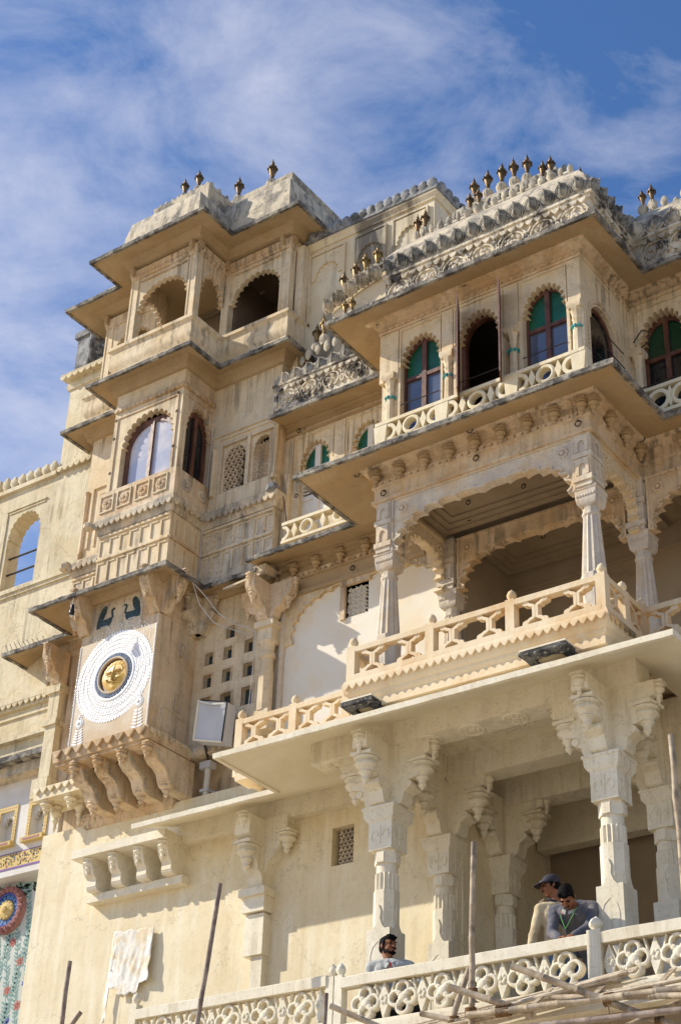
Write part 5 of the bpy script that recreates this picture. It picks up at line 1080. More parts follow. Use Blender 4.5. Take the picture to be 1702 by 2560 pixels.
for (u, v) in ((-17.7, 7.95), (-17.9, 7.6), (-18.12, 7.3), (-17.72, 7.0), (-18.05, 6.65), (-18.3, 6.9), (-17.85, 6.2), (-18.2, 6.1), (-17.62, 8.35), (-17.98, 5.75), (-18.32, 7.62), (-17.66, 6.5), (-18.42, 5.8), (-17.8, 5.3), (-18.15, 5.2)):
    n = 6
    for q in range(n): leaf2(rd, u, v, q*2*math.pi/n+u, .082, .046, .006)
    rd.lathed(T, u, v, [(.02, .004), (.018, .008)], 6)
for (u, v) in ((-17.95, 6.95), (-18.2, 6.42), (-17.9, 6.42), (-18.05, 5.95), (-17.75, 7.35), (-17.72, 5.8), (-18.3, 5.5)):
    for q in (2.0, 2.6, 3.2, 1.4): leaf2(bl, u, v, q, .075, .03, .006)
part('painted_vine', lf, 'leafpaint', LW, stuff=True); part('painted_leaf', ld, 'leafdark', LW, stuff=True); part('painted_flower', rd, 'redpaint', LW, stuff=True); part('painted_bud', bl, 'bluepaint', LW, stuff=True)
# raised medallion on the mural
MD = thing('wall_medallion', 'round pink and blue plaster medallion with yellow flower centre on the mural', 'medallion', (-18.48, 16.85, 8.13))
u, v = -18.50, 8.12
part('ring', MB().ring(T, u, v, .26, .36, 0.002, .06, 32), 'pinkpaint', MD)
for k in range(20): inst('petal', PETAL['lichen'], MD, (u+.31*math.cos(k*math.pi/10), 16.82, v+.31*math.sin(k*math.pi/10)), 0, (.55, .5, .5), rot=(0, -k*math.pi/10+math.pi/2, 0)).data = bpy.data.meshes['petal_pink'] if 'petal_pink' in bpy.data.meshes else petal_mesh('petal_pink', 'pinkpaint')
for k in range(16): part('blue_petal', MB().prism(T, [(u+.16*math.cos(a+da), v+.16*math.sin(a+da)) for a, da in ((k*math.pi/8, -.18), (k*math.pi/8, .18))]+[(u+.26*math.cos(k*math.pi/8+.12), v+.26*math.sin(k*math.pi/8+.12)), (u+.26*math.cos(k*math.pi/8-.12), v+.26*math.sin(k*math.pi/8-.12))], .002, .05), 'skyblue', MD)
part('ring', MB().ring(T, u, v, .23, .27, .002, .07, 32), 'bluepaint', MD)
b = MB().lathed(T, u, v, [(.15, .002), (.15, .06), (.10, .09), (.05, .10), (.045, .13), (.01, .14)], 20)
for k in range(12): b.lathed(T, u+.12*math.cos(k*.5236), v+.12*math.sin(k*.5236), [(.035, .05), (.03, .08), (.01, .09)], 7)
part('flower', b, 'yellowpaint', MD)
# ================================================================== golden sun face plaque
SN = thing('sun_emblem', 'golden moustached sun face in a round niche ringed by white mirror rays', 'emblem', (-15.48, 15.45, 10.66))
T = F(15.5); cu, cv = -15.48, 10.655
part('ground_panel', MB().lbox(T, -16.22, -14.74, 9.63, 11.31, .0, .012), 'mortar', SN)
tl = MB(); ring_n = 9
for k in range(ring_n):
    ra = .405+k*.0345; n = int(46+k*5)
    for i in range(n):
        a = 2*math.pi*(i+.5*(k % 2))/n; ca, sa = math.cos(a), math.sin(a); hw = math.pi*ra/n*random.uniform(.82, .93); rr = (ra+random.uniform(-.002, .002), ra+.031)
        pts = [(rr[0], -hw), (rr[1]-.006, -hw*1.02), (rr[1]+(.016 if k == ring_n-1 else 0), 0), (rr[1]-.006, hw*1.02), (rr[0], hw)]
        dd = .016+.003*math.sin(i*12.9+k*3)
        tl.prism(T, [(cu+r*ca-t*sa, cv+r*sa+t*ca) for r, t in pts], .011, dd)
part('mirror_ray', tl, 'mirror', SN, stuff=True)
part('collar', MB().ring(T, cu, cv, .350, .402, .011, .02, 48), 'mirror', SN)
dk = MB()
for i in range(40):
    a = 2*math.pi*i/40; hw = .0225; ca, sa = math.cos(a), math.sin(a)
    dk.prism(T, [(cu+r*ca-t*sa, cv+r*sa+t*ca) for r, t in ((.285, -hw*.9), (.345, -hw), (.345, hw), (.285, hw*.9))], .012, .03)
part('dark_mirror', dk, 'mirror_dark', SN, stuff=True)
part('collar', MB().ring(T, cu, cv, .262, .290, .011, .045, 48), 'mortar', SN)
part('niche', MB().lathed(T, cu, cv, [(.265, .012), (.265, .016)], 40), 'wood', SN)
# face: disc relief with brow, eyes, nose, moustache, lips, chin and a beaded headband
fm = bmesh.new(); nr, na = 34, 72; grid = []
def gz(x, y, cx, cy, sx, sy, rot=0):
    c_, s_ = math.cos(rot), math.sin(rot); X = (x-cx)*c_+(y-cy)*s_; Y = -(x-cx)*s_+(y-cy)*c_
    return math.exp(-(X/sx)**2-(Y/sy)**2)
def relief(x, y):
    r = math.hypot(x, y); h = .085*max(0, 1-(r/.262)**2.4)
    h += .075*gz(x, y, 0, -.015, .020, .075)+.030*gz(x, y, 0, -.055, .036, .022)
    for s in (-1, 1):
        h += .034*gz(x, y, s*.085, .058, .055, .012, s*-.12)               # brow
        h -= .040*gz(x, y, s*.085, .020, .060, .024)                       # socket
        h += .034*gz(x, y, s*.085, .014, .040, .014)                       # lid
        h -= .022*gz(x, y, s*.085, -.004, .042, .005)
        h += .020*gz(x, y, s*.105, -.05, .06, .05)                         # cheek
        h += .034*gz(x, y, s*.050, -.088, .050, .011, s*.25)+.030*gz(x, y, s*.100, -.070, .026, .010, s*.9)   # moustache
        h += .016*gz(x, y, s*.23, -.02, .022, .035)
    h += .022*gz(x, y, 0, -.112, .045, .012)+.022*gz(x, y, 0, -.138, .035, .012)-.026*gz(x, y, 0, -.124, .05, .005)
    h += .026*gz(x, y, 0, -.185, .05, .035)+.020*gz(x, y, 0, .12, .008, .06)
    for k in range(17):
        a = math.radians(20+k*140/16); h += .022*gz(x, y, .172*math.cos(a), .02+.165*math.sin(a), .011, .011)
    for k in range(9):
        a = math.radians(10+k*160/8); h += .016*gz(x, y, .222*math.cos(a), .222*math.sin(a), .03, .03)
    return h*.52
fv = []; ff = []
for i in range(nr+1):
    r = .258*i/nr
    for j in range(na):
        a = 2*math.pi*j/na; x, y = r*math.cos(a), r*math.sin(a); fv.append((cu+.018+x, 15.5-.006-relief(x, y)*(1.0 if i < nr else 0), cv-.012+y))
for i in range(nr):
    for j in range(na): ff.append((i*na+j, i*na+(j+1) % na, (i+1)*na+(j+1) % na, (i+1)*na+j))
fb = MB(); fb.add(fv, ff); sf = part('sun_face', fb, 'sungold', SN, 180)
def on_face(pts): return [(cu+.018+x, 15.5-.0075-relief(x, y), cv-.012+y) for x, y in pts]
fl = MB()
for s in (-1, 1):
    fl.tube(on_face([(s*(.035+.1*k/8), .052+.022*math.sin(math.pi*k/8)) for k in range(9)]), .0055, 5)
    fl.tube(on_face([(s*(.045+.085*k/8), .006-.006*math.sin(math.pi*k/8)) for k in range(9)]), .005, 5)
    fl.tube(on_face([(s*(.045+.085*k/8), .012+.020*math.sin(math.pi*k/8)) for k in range(9)]), .0035, 5)
    fl.tube(on_face([(s*(.006+.105*k/8), -.082-.020*math.sin(math.pi*k/8)+.028*(k/8)**3) for k in range(9)]), .0065, 5)
    fl.tube(on_face([(s*.022, -.05), (s*.030, -.062), (s*.016, -.068)]), .004, 5)
fl.tube(on_face([(-.045+.09*k/8, -.122-.006*math.sin(math.pi*k/8)) for k in range(9)]), .0045, 5)
part('shading_line', fl, 'bronze', sf)  # raised dark lines stand in for the shading of the face relief
# mirror-work trees either side, bead border, peacocks
for c, z0, hgt in ((-16.05, 9.66, .52), (-14.93, 9.66, .62)):
    b = MB(); random.seed(int(-c*100))
    b.ring(T, c, z0+hgt*.72, .022, .062, .011, .022, 16)
    for k in range(14):
        f = (k//2)/7; s = 1 if k % 2 else -1; v = z0+f*hgt*.56; w_ = .125*(1-f*.45)
        b.prism(T, [(c+s*.010, v), (c+s*w_*.6, v+.008), (c+s*w_, v+.035), (c+s*w_*.7, v+.042), (c+s*.012, v+.022)], .011, .02)
    for k in range(14): b.lathed(T, c+random.uniform(-.045, .045), z0+hgt*(.84+.16*random.random()), [(.012, .011), (.011, .02)], 5)
    for k in range(16):
        a = k*math.pi/8; b.prism(T, [(c+.064*math.cos(a-.15), z0+hgt*.72+.064*math.sin(a-.15)), (c+.064*math.cos(a+.15), z0+hgt*.72+.064*math.sin(a+.15)), (c+.085*math.cos(a), z0+hgt*.72+.085*math.sin(a))], .011, .02)
    part('mirror_tree', b, 'mirror', SN, stuff=True)
b = MB()
for k in range(56):
    z = 9.64+k*.0298
    for c in (-16.21, -14.75): b.lathed(T, c, z, [(.0135, .011), (.012, .022), (.004, .026)], 6)
part('mirror_bead', b, 'mirror', SN, stuff=True)
part('upper_panel', MB().lbox(T, -16.08, -15.06, 11.31, 11.92, .0, .006), 'plaster_old', SN)
for c, s in ((-15.80, 1), (-15.26, -1)):
    P = [(-.13, -.03), (-.14, .06), (-.13, .16), (-.10, .25), (-.03, .31), (.04, .30), (-.01, .25), (-.04, .17), (-.03, .09), (.05, .05), (.095, .06), (.115, .10), (.105, .15), (.12, .185), (.15, .18), (.14, .16), (.145, .10), (.13, .02), (.10, -.03)]
    tail = [(-.02+.13*math.cos(a)*math.cos(1.1)-.062*math.sin(a)*math.sin(1.1)-.04, .19+.15*math.cos(a)*math.sin(1.1)+.062*math.sin(a)*math.cos(1.1)) for a in [k*math.pi/8 for k in range(16)]]
    pk = MB().prism(T, [(c+s*x, 11.56+y) for x, y in ((-.15, -.03), (.10, -.03), (.14, .04), (.11, .10), (.0, .09), (-.15, .10))], .004, .014).prism(T, [(c+s*x, 11.56+y) for x, y in tail], .004, .012)
    pk.ribbon(T, [(c+s*x, 11.56+y) for x, y in ((.10, .05), (.15, .11), (.135, .17), (.125, .21), (.15, .235), (.18, .23))], .034, .004, .013); part('peacock_mosaic', pk, 'teal', SN); b = MB()
    for k in range(7): b.lathed(T, c-s*.06+s*k*.02, 11.535, [(.008, .005), (.007, .016)], 5)
    part('mirror_bead', b, 'mirror', SN, stuff=True)
b = MB(); random.seed(5)
for k in range(150):
    a = random.uniform(.5, 2.2); r = random.uniform(.73, .88); u, v = cu+r*math.cos(a), cv+r*math.sin(a)
    if -16.15 < u < -14.85 and v < 11.5: b.prism(T, [(u, v), (u+.012, v+.003), (u+.010, v+.013), (u-.002, v+.011)], .007, .016)
part('mirror_chip', b, 'mirror', SN, stuff=True)
# ================================================================== small things on the walls
WS = thing('bracket_shelf', 'white stone shelf on four curved brackets low on the cream wall', 'shelf', (-15.35, 16.3, 7.6))
part('top_slab', MB().box(-16.26, -14.55, 15.85, 16.36, 8.17, 8.29), 'white', WS); part('foot_band', MB().box(-16.2, -14.48, 16.19, 16.36, 7.63, 7.74), 'white', WS)
for x in (-16.02, -15.56, -15.1, -14.66):
    part('bracket', MB().prism(lambda u, v, d, x=x: (x+d, u, v), [(15.95, 8.17), (15.95, 8.06), (16.0, 7.95), (16.06, 7.9), (16.06, 7.8), (16.1, 7.75), (16.22, 7.742), (16.36, 7.742), (16.36, 8.17)], -.085, .085), 'white', WS)
    part('roll', MB().tube([(x-.09, 16.12, 7.80), (x+.09, 16.12, 7.80)], .055, 10), 'white', WS); pendant(WS, 'white', x, 15.97, 8.17, .27, .085); part('scroll', MB().tube([(x-.07, 16.09, 7.91), (x+.07, 16.09, 7.91)], .035, 8), 'white', WS)
FL = thing('floodlight', 'grey boxy floodlight with white frame on a pipe beside the sun tower', 'lamp', (-14.25, 16.0, 8.6))
lb = MB(); A = [(-14.17, 10.10, 15.88), (-13.72, 9.99, 15.95), (-13.80, 9.43, 16.0), (-14.25, 9.54, 15.93)]
lb.add([(x, y, z) for x, z, y in A]+[(x+.03, y+.17, z-.02) for x, z, y in A], [(0, 1, 2, 3), (4, 7, 6, 5), (0, 4, 5, 1), (1, 5, 6, 2), (2, 6, 7, 3), (3, 7, 4, 0)])
part('housing', lb, 'lampgrey', FL)
part('frame', MB().tube([(-14.17, 15.875, 10.10), (-14.25, 15.925, 9.54)], .018, 6).tube([(-14.25, 15.925, 9.54), (-13.80, 15.995, 9.43)], .016, 6), 'lampframe', FL); part('frame', MB().tube([(-14.17, 15.88, 10.10), (-13.72, 15.95, 9.99), (-13.80, 15.995, 9.43)], .012, 6), 'bulbblack', FL)
part('sagging_cover', MB().add([(-14.16, 15.86, 10.09), (-13.95, 15.88, 10.0), (-13.74, 15.93, 9.98), (-14.14, 15.86, 10.05), (-13.95, 15.88, 9.975), (-13.75, 15.93, 9.955)], [(0, 1, 4, 3), (1, 2, 5, 4)]), 'lampframe', FL)
part('pipe', MB().tube([(-14.38, 16.42, 8.45), (-14.36, 16.40, 9.42)], .045, 10), 'pipe', FL); part('stem', MB().tube([(-14.36, 16.40, 9.42), (-14.2, 16.1, 9.55)], .02, 6), 'iron', FL)
part('clamp', MB().box(-14.46, -14.27, 16.33, 16.46, 9.30, 9.40).tube([(-14.42, 16.41, 8.98), (-14.0, 16.6, 8.95), (-14.0, 16.8, 8.95)], .014, 6).box(-14.44, -14.30, 16.35, 16.47, 8.96, 9.0), 'lampgrey', FL)
HB = thing('hanging_bulb', 'black bulb holder hanging under the broken eave above the sun', 'bulb', (-16.15, 15.0, 11.6))
part('holder', MB().lathe([(.02, 11.75), (.028, 11.72), (.03, 11.66), (.042, 11.64), (.042, 11.60), (.03, 11.57)], -16.02, 15.02, 0, 10).tube([(-16.02, 15.02, 11.73), (-16.02, 15.02, 11.86)], .006, 5), 'bulbblack', HB); part('bulb', MB().lathe([(.026, 11.572), (.024, 11.56), (.008, 11.545)], -16.02, 15.02, 0, 8), 'bulbglass', HB)
tag(part('electric_cable', MB().tube([(-14.36, 15.70, 11.98), (-14.2, 15.85, 11.75), (-14.0, 15.95, 11.45), (-13.75, 16.05, 11.25), (-13.55, 16.1, 11.16), (-13.42, 16.1, 11.05), (-13.45, 16.12, 10.3), (-13.52, 16.15, 9.7)], .007, 5), 'cable', None), 'thin pale cable sagging from the tower eave to the pilaster', 'cable')
tag(part('electric_cable', MB().tube([(-14.34, 15.70, 11.97), (-14.25, 15.8, 11.6), (-14.05, 15.92, 11.3), (-13.8, 16.05, 11.18), (-13.62, 16.2, 11.12)], .007, 5), 'cable', None), 'second sagging cable, the lower one under the broken tower eave', 'cable')
tag(part('electric_cable', MB().tube([(-14.58, 16.12, 15.0), (-14.60, 16.12, 14.0), (-14.60, 16.10, 13.0), (-14.6, 16.12, 12.1)], .009, 5), 'cable', None), 'thin vertical cable in the corner beside the pierced stone screens', 'cable')
tag(part('electric_cable', MB().tube([(-13.12, 16.15, 13.25), (-13.08, 16.2, 12.9), (-13.10, 16.25, 12.6), (-13.0, 16.2, 12.35)], .008, 5), 'iron', None), 'black cable hanging beside the louvred green window', 'cable')
# hanging rag
from mathutils import noise as MN
rg = MB(); nu, nv = 30, 36
for j in range(nv+1):
    for i in range(nu+1):
        f, g_ = i/nu, j/nv; top = 7.18-.045*f+.012*math.sin(f*19)+.02*MN.noise(Vector((f*5, 0, 1))); bot = 6.40+.05*MN.noise(Vector((f*9, 3, 1)))-(.12 if .25 < f < .78 else 0)
        if f < .10: bot = 5.95
        x = -15.71+.73*f-.05*g_*(1-f)+.025*MN.noise(Vector((f*2, g_*6, 5))); z = top+(bot-top)*g_
        y = 16.315-.012-.016*abs(MN.noise(Vector((f*7+g_*2, g_*2.2, 2))))-.012*abs(MN.noise(Vector((f*15-g_*4, g_*5, 7))))-.035*max(0, f-.82)*5*g_-.02*g_
        rg.v.append((x, y, z))
for j in range(nv):
    for i in range(nu): a = j*(nu+1)+i; rg.f.append([a, a+1, a+nu+2, a+nu+1]); rg.m.append(0)
o = tag(part('hanging_cloth', rg, 'clothmat', None, 180), 'stained cream rag hanging on the lower cream wall', 'cloth')
md = o.modifiers.new('thick', 'SOLIDIFY'); md.thickness = .003
# ================================================================== people
def caps(mb, a, b, ra, rb, n=12):
    a, b = Vector(a), Vector(b); t = b-a; L = t.length; t = t.normalized() if L > 1e-6 else Vector((0, 0, 1))
    u = t.cross(Vector((0, 0, 1)) if abs(t.z) < .9 else Vector((1, 0, 0))).normalized(); w = t.cross(u); rows = []
    for k in range(5): q = -math.pi/2+k*math.pi/8; rows.append((a+t*ra*math.sin(q), max(.0008, ra*math.cos(q))))
    for k in range(5): q = k*math.pi/8; rows.append((b+t*rb*math.sin(q), max(.0008, rb*math.cos(q))))
    v = [tuple(p+r*(u*math.cos(2*math.pi*i/n)+w*math.sin(2*math.pi*i/n))) for p, r in rows for i in range(n)]
    fs = [(j*n+i, j*n+(i+1) % n, (j+1)*n+(i+1) % n, (j+1)*n+i) for j in range(len(rows)-1) for i in range(n)]+[tuple(range(n))[::-1], tuple((len(rows)-1)*n+i for i in range(n))]
    mb.add(v, fs)
def ell(mb, M, c, r, n=14):
    v = []; k = 10
    for j in range(k+1):
        q = -math.pi/2+math.pi*j/k
        for i in range(n):
            a = 2*math.pi*i/n; v.append(tuple(M @ Vector((c[0]+r[0]*max(.02, math.cos(q))*math.cos(a), c[1]+r[1]*max(.02, math.cos(q))*math.sin(a), c[2]+r[2]*math.sin(q)))))
    mb.add(v, [(j*n+i, j*n+(i+1) % n, (j+1)*n+(i+1) % n, (j+1)*n+i) for j in range(k) for i in range(n)]+[tuple(range(n))[::-1], tuple(k*n+i for i in range(n))])
def fuse(mb, name, m, vox=.007, smooth=4, fold=0):
    """grow one continuous skin over overlapping limbs"""
    me = mb.mesh(name+'_rough', m); o = bpy.data.objects.new(name+'_rough', me); COL.objects.link(o)
    r = o.modifiers.new('r', 'REMESH'); r.mode = 'VOXEL'; r.voxel_size = vox; r.use_smooth_shade = True
    if smooth: s = o.modifiers.new('s', 'SMOOTH'); s.iterations = smooth; s.factor = .5
    dg = bpy.context.evaluated_depsgraph_get(); out = bpy.data.meshes.new_from_object(o.evaluated_get(dg)); out.name = name
    bpy.data.objects.remove(o); bpy.data.meshes.remove(me)
    if fold:
        nv_ = [(v.co.copy(), v.normal.copy()) for v in out.vertices]
        for v, (c, nn) in zip(out.vertices, nv_):
             k = MN.noise(Vector((c.x*9, c.y*9, c.z*16+3*MN.noise(c*5))))+.5*MN.noise(c*26); v.co = c+nn*fold*(k if k > 0 else k*.6)
    out.materials.clear(); out.materials.append(MATS[m]); return out
def head_parts(M, body, hair, face_hair, eyes, cap=False, beard='moustache'):
    """local: face towards -Y, z up, origin at head centre; head about .235 tall"""
    ell(body, M, (0, .010, .030), (.074, .092, .082)); ell(body, M, (0, -.020, -.035), (.060, .070, .075)); ell(body, M, (0, -.045, -.088), (.036, .036, .026))
    ell(body, M, (0, -.100, -.012), (.011, .020, .028)); ell(body, M, (0, -.106, -.030), (.018, .014, .012)); ell(body, M, (0, -.082, .028), (.052, .016, .012))
    for s in (-1, 1):
        ell(body, M, (s*.076, .012, -.008), (.010, .020, .030)); ell(body, M, (s*.036, -.070, -.030), (.024, .022, .022))
        ell(eyes, M, (s*.031, -.0845, .008), (.0135, .008, .0075), 10)
    ell(body, M, (0, -.086, -.057), (.024, .013, .008)); ell(body, M, (0, -.084, -.068), (.020, .013, .008))
    if not cap:
        ell(hair, M, (0, .022, .045), (.082, .098, .082)); ell(hair, M, (0, .055, -.005), (.072, .062, .075)); ell(hair, M, (0, -.050, .082), (.060, .048, .040))
        for k in range(9): ell(hair, M, (random.uniform(-.05, .05), -.07+random.uniform(-.01, .03), .085+random.uniform(-.008, .02)), (.02, .022, .016), 8)
        for s in (-1, 1): ell(hair, M, (s*.072, -.005, .022), (.014, .026, .040))
    else:
        ell(hair, M, (0, .050, -.015), (.074, .060, .055))
        for s in (-1, 1): ell(hair, M, (s*.073, .002, .000), (.012, .026, .034))
    ell(face_hair, M, (-.014, -.100, -.047), (.018, .008, .006), 8); ell(face_hair, M, (.014, -.100, -.047), (.018, .008, .006), 8)
    for s in (-1, 1): ell(face_hair, M, (s*.032, -.094, .030), (.021, .006, .0055), 8)
    if beard == 'full':
        ell(face_hair, M, (0, -.076, -.098), (.030, .016, .016)); ell(face_hair, M, (0, -.09, -.082), (.014, .012, .012)); 
        for s in (-1, 1): ell(face_hair, M, (s*.053, -.030, -.074), (.008, .044, .020)); ell(face_hair, M, (s*.068, .002, -.040), (.008, .016, .034)); ell(face_hair, M, (s*.030, -.065, -.092), (.012, .022, .014))
def hand(body, wrist, d, palm_n, side, L=.19, curl=.6):
    """wrist point, pointing direction, palm normal; five unequal bent fingers"""
    d = Vector(d).normalized(); nrm = Vector(palm_n).normalized(); sd = d.cross(nrm).normalized()*side; w = Vector(wrist)
    caps(body, w, w+d*.05, .024, .026); 
    for k, off in enumerate((-.028, -.009, .010, .028)):
        ln = (.068, .078, .073, .056)[k]; p = w+d*.075+sd*off*.9; caps(body, w+d*.03+sd*off*.7, p, .015, .011)
        q = p+(d*math.cos(curl*.6)+nrm*math.sin(curl*.6))*ln*.5; caps(body, p, q, .0095, .009); e = q+(d*math.cos(curl*1.5)+nrm*math.sin(curl*1.5))*ln*.5; caps(body, q, e, .009, .0075)
    t0 = w+d*.02-sd*.025; t1 = t0-sd*.028+d*.03+nrm*.012; caps(body, t0, t1, .013, .0105); caps(body, t1, t1+d*.03+nrm*.018-sd*.004, .010, .008)
def yawM(c, face, pitch=0.0, roll=0.0):
    f = Vector((face[0], face[1], 0)).normalized(); ang = math.atan2(f.x, -f.y)
    return Matrix.Translation(Vector(c)) @ Matrix.Rotation(ang, 4, 'Z') @ Matrix.Rotation(pitch, 4, 'X') @ Matrix.Rotation(roll, 4, 'Y')
def person(label, loc, J, face, pitch, roll, shirt, trouser, cap=False, beard='moustache', lean=None, cuffs=.0):
    """J: joints in metres, world axes"""
    P = thing('person', label, 'person', loc); V = {k: Vector(v) for k, v in J.items()}
    body, hair, fh, eyes, sh, tr = MB(), MB(), MB(), MB(), MB(), MB()
    M = yawM(V['head'], face, pitch, roll); head_parts(M, body, hair, fh, eyes, cap, beard)
    chest = (V['shL']+V['shR'])/2; mid = chest.lerp(V['hip'], .5); ax = (V['shR']-V['shL']).normalized()
    nb = M @ Vector((0, .02, -.07)); caps(body, nb, chest+Vector((0, 0, .0)), .052, .06)
    for b, e in ((body, 0), (sh, .016)):
        caps(b, chest-ax*.085-Vector((0, 0, .05)), mid-ax*.065, .090+e, .088+e); caps(b, chest+ax*.085-Vector((0, 0, .05)), mid+ax*.065, .090+e, .088+e); caps(b, mid-ax*.06, V['hip']-ax*.05, .10+e, .105+e); caps(b, mid+ax*.06, V['hip']+ax*.05, .10+e, .105+e)
        caps(b, chest-ax*.02+Vector((0, 0, .02)), V['shL'], .062+e, .052+e); caps(b, chest+ax*.02+Vector((0, 0, .02)), V['shR'], .062+e, .052+e)
        for s in 'LR':
            caps(b, V['sh'+s], V['el'+s], .049+e, .039+e)
            wr = V['wr'+s] if not e else V['el'+s].lerp(V['wr'+s], 1-cuffs); caps(b, V['el'+s], wr, .043+e, .028+e*1.05)
    for b, e in ((body, 0), (tr, .014)):
        for s in 'LR': caps(b, V['hip']+ax*(.075 if s == 'R' else -.075), V['kn'+s], .085+e, .058+e); caps(b, V['kn'+s], V['an'+s], .056+e, .038+e*1.4)
        caps(b, V['hip']-ax*.06, V['hip']+ax*.06, .105+e, .105+e)
    for s in 'LR': caps(body, V['an'+s]+Vector((0, 0, -.03)), V['an'+s]+Vector((face[0], face[1], 0)).normalized()*.15+Vector((0, 0, -.045)), .04, .032)
    for s, sd in (('L', 1), ('R', -1)):
        d = V['wr'+s]-V['el'+s]; hand(body, V['wr'+s], V.get('hd'+s, d), V.get('pn'+s, Vector((0, 0, -1))), sd)
    bo = part('body', fuse(body, 'body', 'skin', .007, 3), 'skin', P)
    so = part('shirt', fuse(sh, 'shirt', shirt, .009, 6, .006), shirt, P); part('trousers', fuse(tr, 'trousers', trouser, .011, 5, .006), trouser, P)
    part('hair', fuse(hair, 'hair', 'hair', .006, 1, .007), 'hair', P); part('facial_hair', fh, 'hair', P, stuff=True); part('eyes', eyes, 'hair', P)
    return P, M, V, chest, ax, so
# man resting low behind the rail at the left column, looking to the right
P1 = person('man in pale grey shirt sitting behind the white balustrade by the left column', (-10.1, 14.85, 4.55), dict(head=(-10.17, 14.80, 5.70), shL=(-10.32, 14.71, 5.47), shR=(-9.95, 14.89, 5.47), hip=(-10.12, 14.88, 4.98), elL=(-10.36, 14.70, 5.16), elR=(-9.80, 14.86, 5.25), wrL=(-10.16, 14.68, 5.06), wrR=(-9.90, 14.72, 5.10), knL=(-10.28, 14.74, 4.98), knR=(-9.80, 14.78, 4.96), anL=(-10.3, 14.86, 4.64), anR=(-9.80, 14.92, 4.64), pnL=(0, 0, -1), pnR=(-1, 0, 0)), (.95, -.30), -.05, .06, 'shirt_pale', 'trouser', beard='full', cuffs=.1)
# man in the cap, standing, looking left
P2 = person('man in dark cap and cream shirt standing and looking down at the left', (-8.25, 15.15, 4.55), dict(head=(-8.31, 15.10, 6.14), shL=(-8.40, 15.02, 5.88), shR=(-8.12, 15.26, 5.89), hip=(-8.24, 15.16, 5.40), elL=(-8.46, 14.98, 5.60), elR=(-8.03, 15.33, 5.60), wrL=(-8.50, 14.94, 5.36), wrR=(-8.06, 15.25, 5.36), knL=(-8.30, 15.06, 5.0), knR=(-8.18, 15.22, 5.0), anL=(-8.30, 15.08, 4.64), anR=(-8.18, 15.24, 4.64)), (-.80, -.58), .20, -.05, 'shirt_cream', 'jeans', cap=True, cuffs=.0)
# man bending over the rail
P3 = person('man in grey sweater bending over the balustrade beside the right column', (-7.98, 15.2, 4.55), dict(head=(-7.93, 14.73, 5.85), shL=(-8.18, 14.92, 5.79), shR=(-7.78, 15.03, 5.80), hip=(-7.98, 15.36, 5.38), elL=(-8.13, 14.76, 5.50), elR=(-7.74, 14.84, 5.53), wrL=(-7.93, 14.58, 5.37), wrR=(-7.83, 14.62, 5.38), knL=(-8.08, 15.16, 4.98), knR=(-7.90, 15.20, 4.98), anL=(-8.08, 15.26, 4.64), anR=(-7.90, 15.30, 4.64), hdL=(.8, -.45, -.1), hdR=(.3, -.9, -.1)), (.15, -1.0), 1.12, .08, 'sweater', 'jeans', cuffs=.12)
# cap, scarf, lanyards, collars
P, M, V, ch, ax, so = P2
cb = MB(); ell(cb, M, (0, .012, .052), (.086, .104, .078)); cp = part('cap', cb, 'capcloth', P)
v = []; 
for k in range(9):
    q = math.pi*(k/8)
    for r_, z in ((.075, .048), (.165, .030), (.165, .038), (.075, .058)): v.append(tuple(M @ Vector((.9*r_*math.cos(q)*.78, -.02-r_*math.sin(q)*.98, z-.012*abs(math.cos(q))))))
vb = MB(); vb.add(v, [(4*k+j, 4*k+(j+1) % 4, 4*k+4+(j+1) % 4, 4*k+4+j) for k in range(8) for j in range(4)]); part('visor', vb, 'capcloth', cp)
lt = MB(); 
for k in range(6): ell(lt, M, (-.030+k*.012, -.098, .062), (.0045, .003, .006), 6)
part('cap_lettering', lt, 'letterwhite', cp)
f = Vector((-.80, -.58, 0)).normalized(); nk = V['head']+Vector((.01, .01, -.165))
part('scarf', MB().tube([tuple(nk+.058*(f*math.cos(a)+f.cross(Vector((0, 0, 1)))*math.sin(a))+Vector((0, 0, .02*math.cos(a)-.01))) for a in [k*math.pi/8 for k in range(17)]], .013, 8), 'trouser', P)
c0 = ch+f*.13
part('lanyard', MB().tube([tuple(nk+ax*.06+f*.04+Vector((0, 0, -.02))), tuple(ch+ax*.07+f*.115), tuple(ch+f*.135+Vector((0, 0, -.16)))], .006, 6).tube([tuple(nk-ax*.06+f*.04+Vector((0, 0, -.02))), tuple(ch-ax*.05+f*.115), tuple(ch+f*.135+Vector((0, 0, -.16)))], .006, 6), 'redcloth', P)
def flap(P, m, pts, th=.008):
    q = [Vector(p) for p in pts]; n = (q[1]-q[0]).cross(q[2]-q[0]).normalized()*th; k = len(q)
    return part('collar', MB().add([tuple(p) for p in q]+[tuple(p+n) for p in q], [tuple(range(k))[::-1], tuple(range(k, 2*k))]+[(i, (i+1) % k, k+(i+1) % k, k+i) for i in range(k)]), m, P)
up = Vector((0, 0, 1))
for s_ in (-1, 1): flap(P, 'shirt_cream', [nk+ax*s_*.055+f*.03+up*.03, nk+ax*s_*.02+f*.085-up*.01, ch+ax*s_*.05+f*.135-up*.06, nk+ax*s_*.095+f*.05-up*.005])
part('belt_line', MB().tube([tuple(V['hip']+ax*s9*.15+f*.06+up*.03) for s9 in (-1, -.5, 0, .5, 1)], .02, 6), 'trouser', P); part('placket', MB().tube([tuple(ch+f*.137-up*.02), tuple(ch+f*.146-up*.2), tuple(ch+f*.138-up*.42)], .009, 6), 'shirt_cream', P)
P, M, V, ch, ax, so = P3
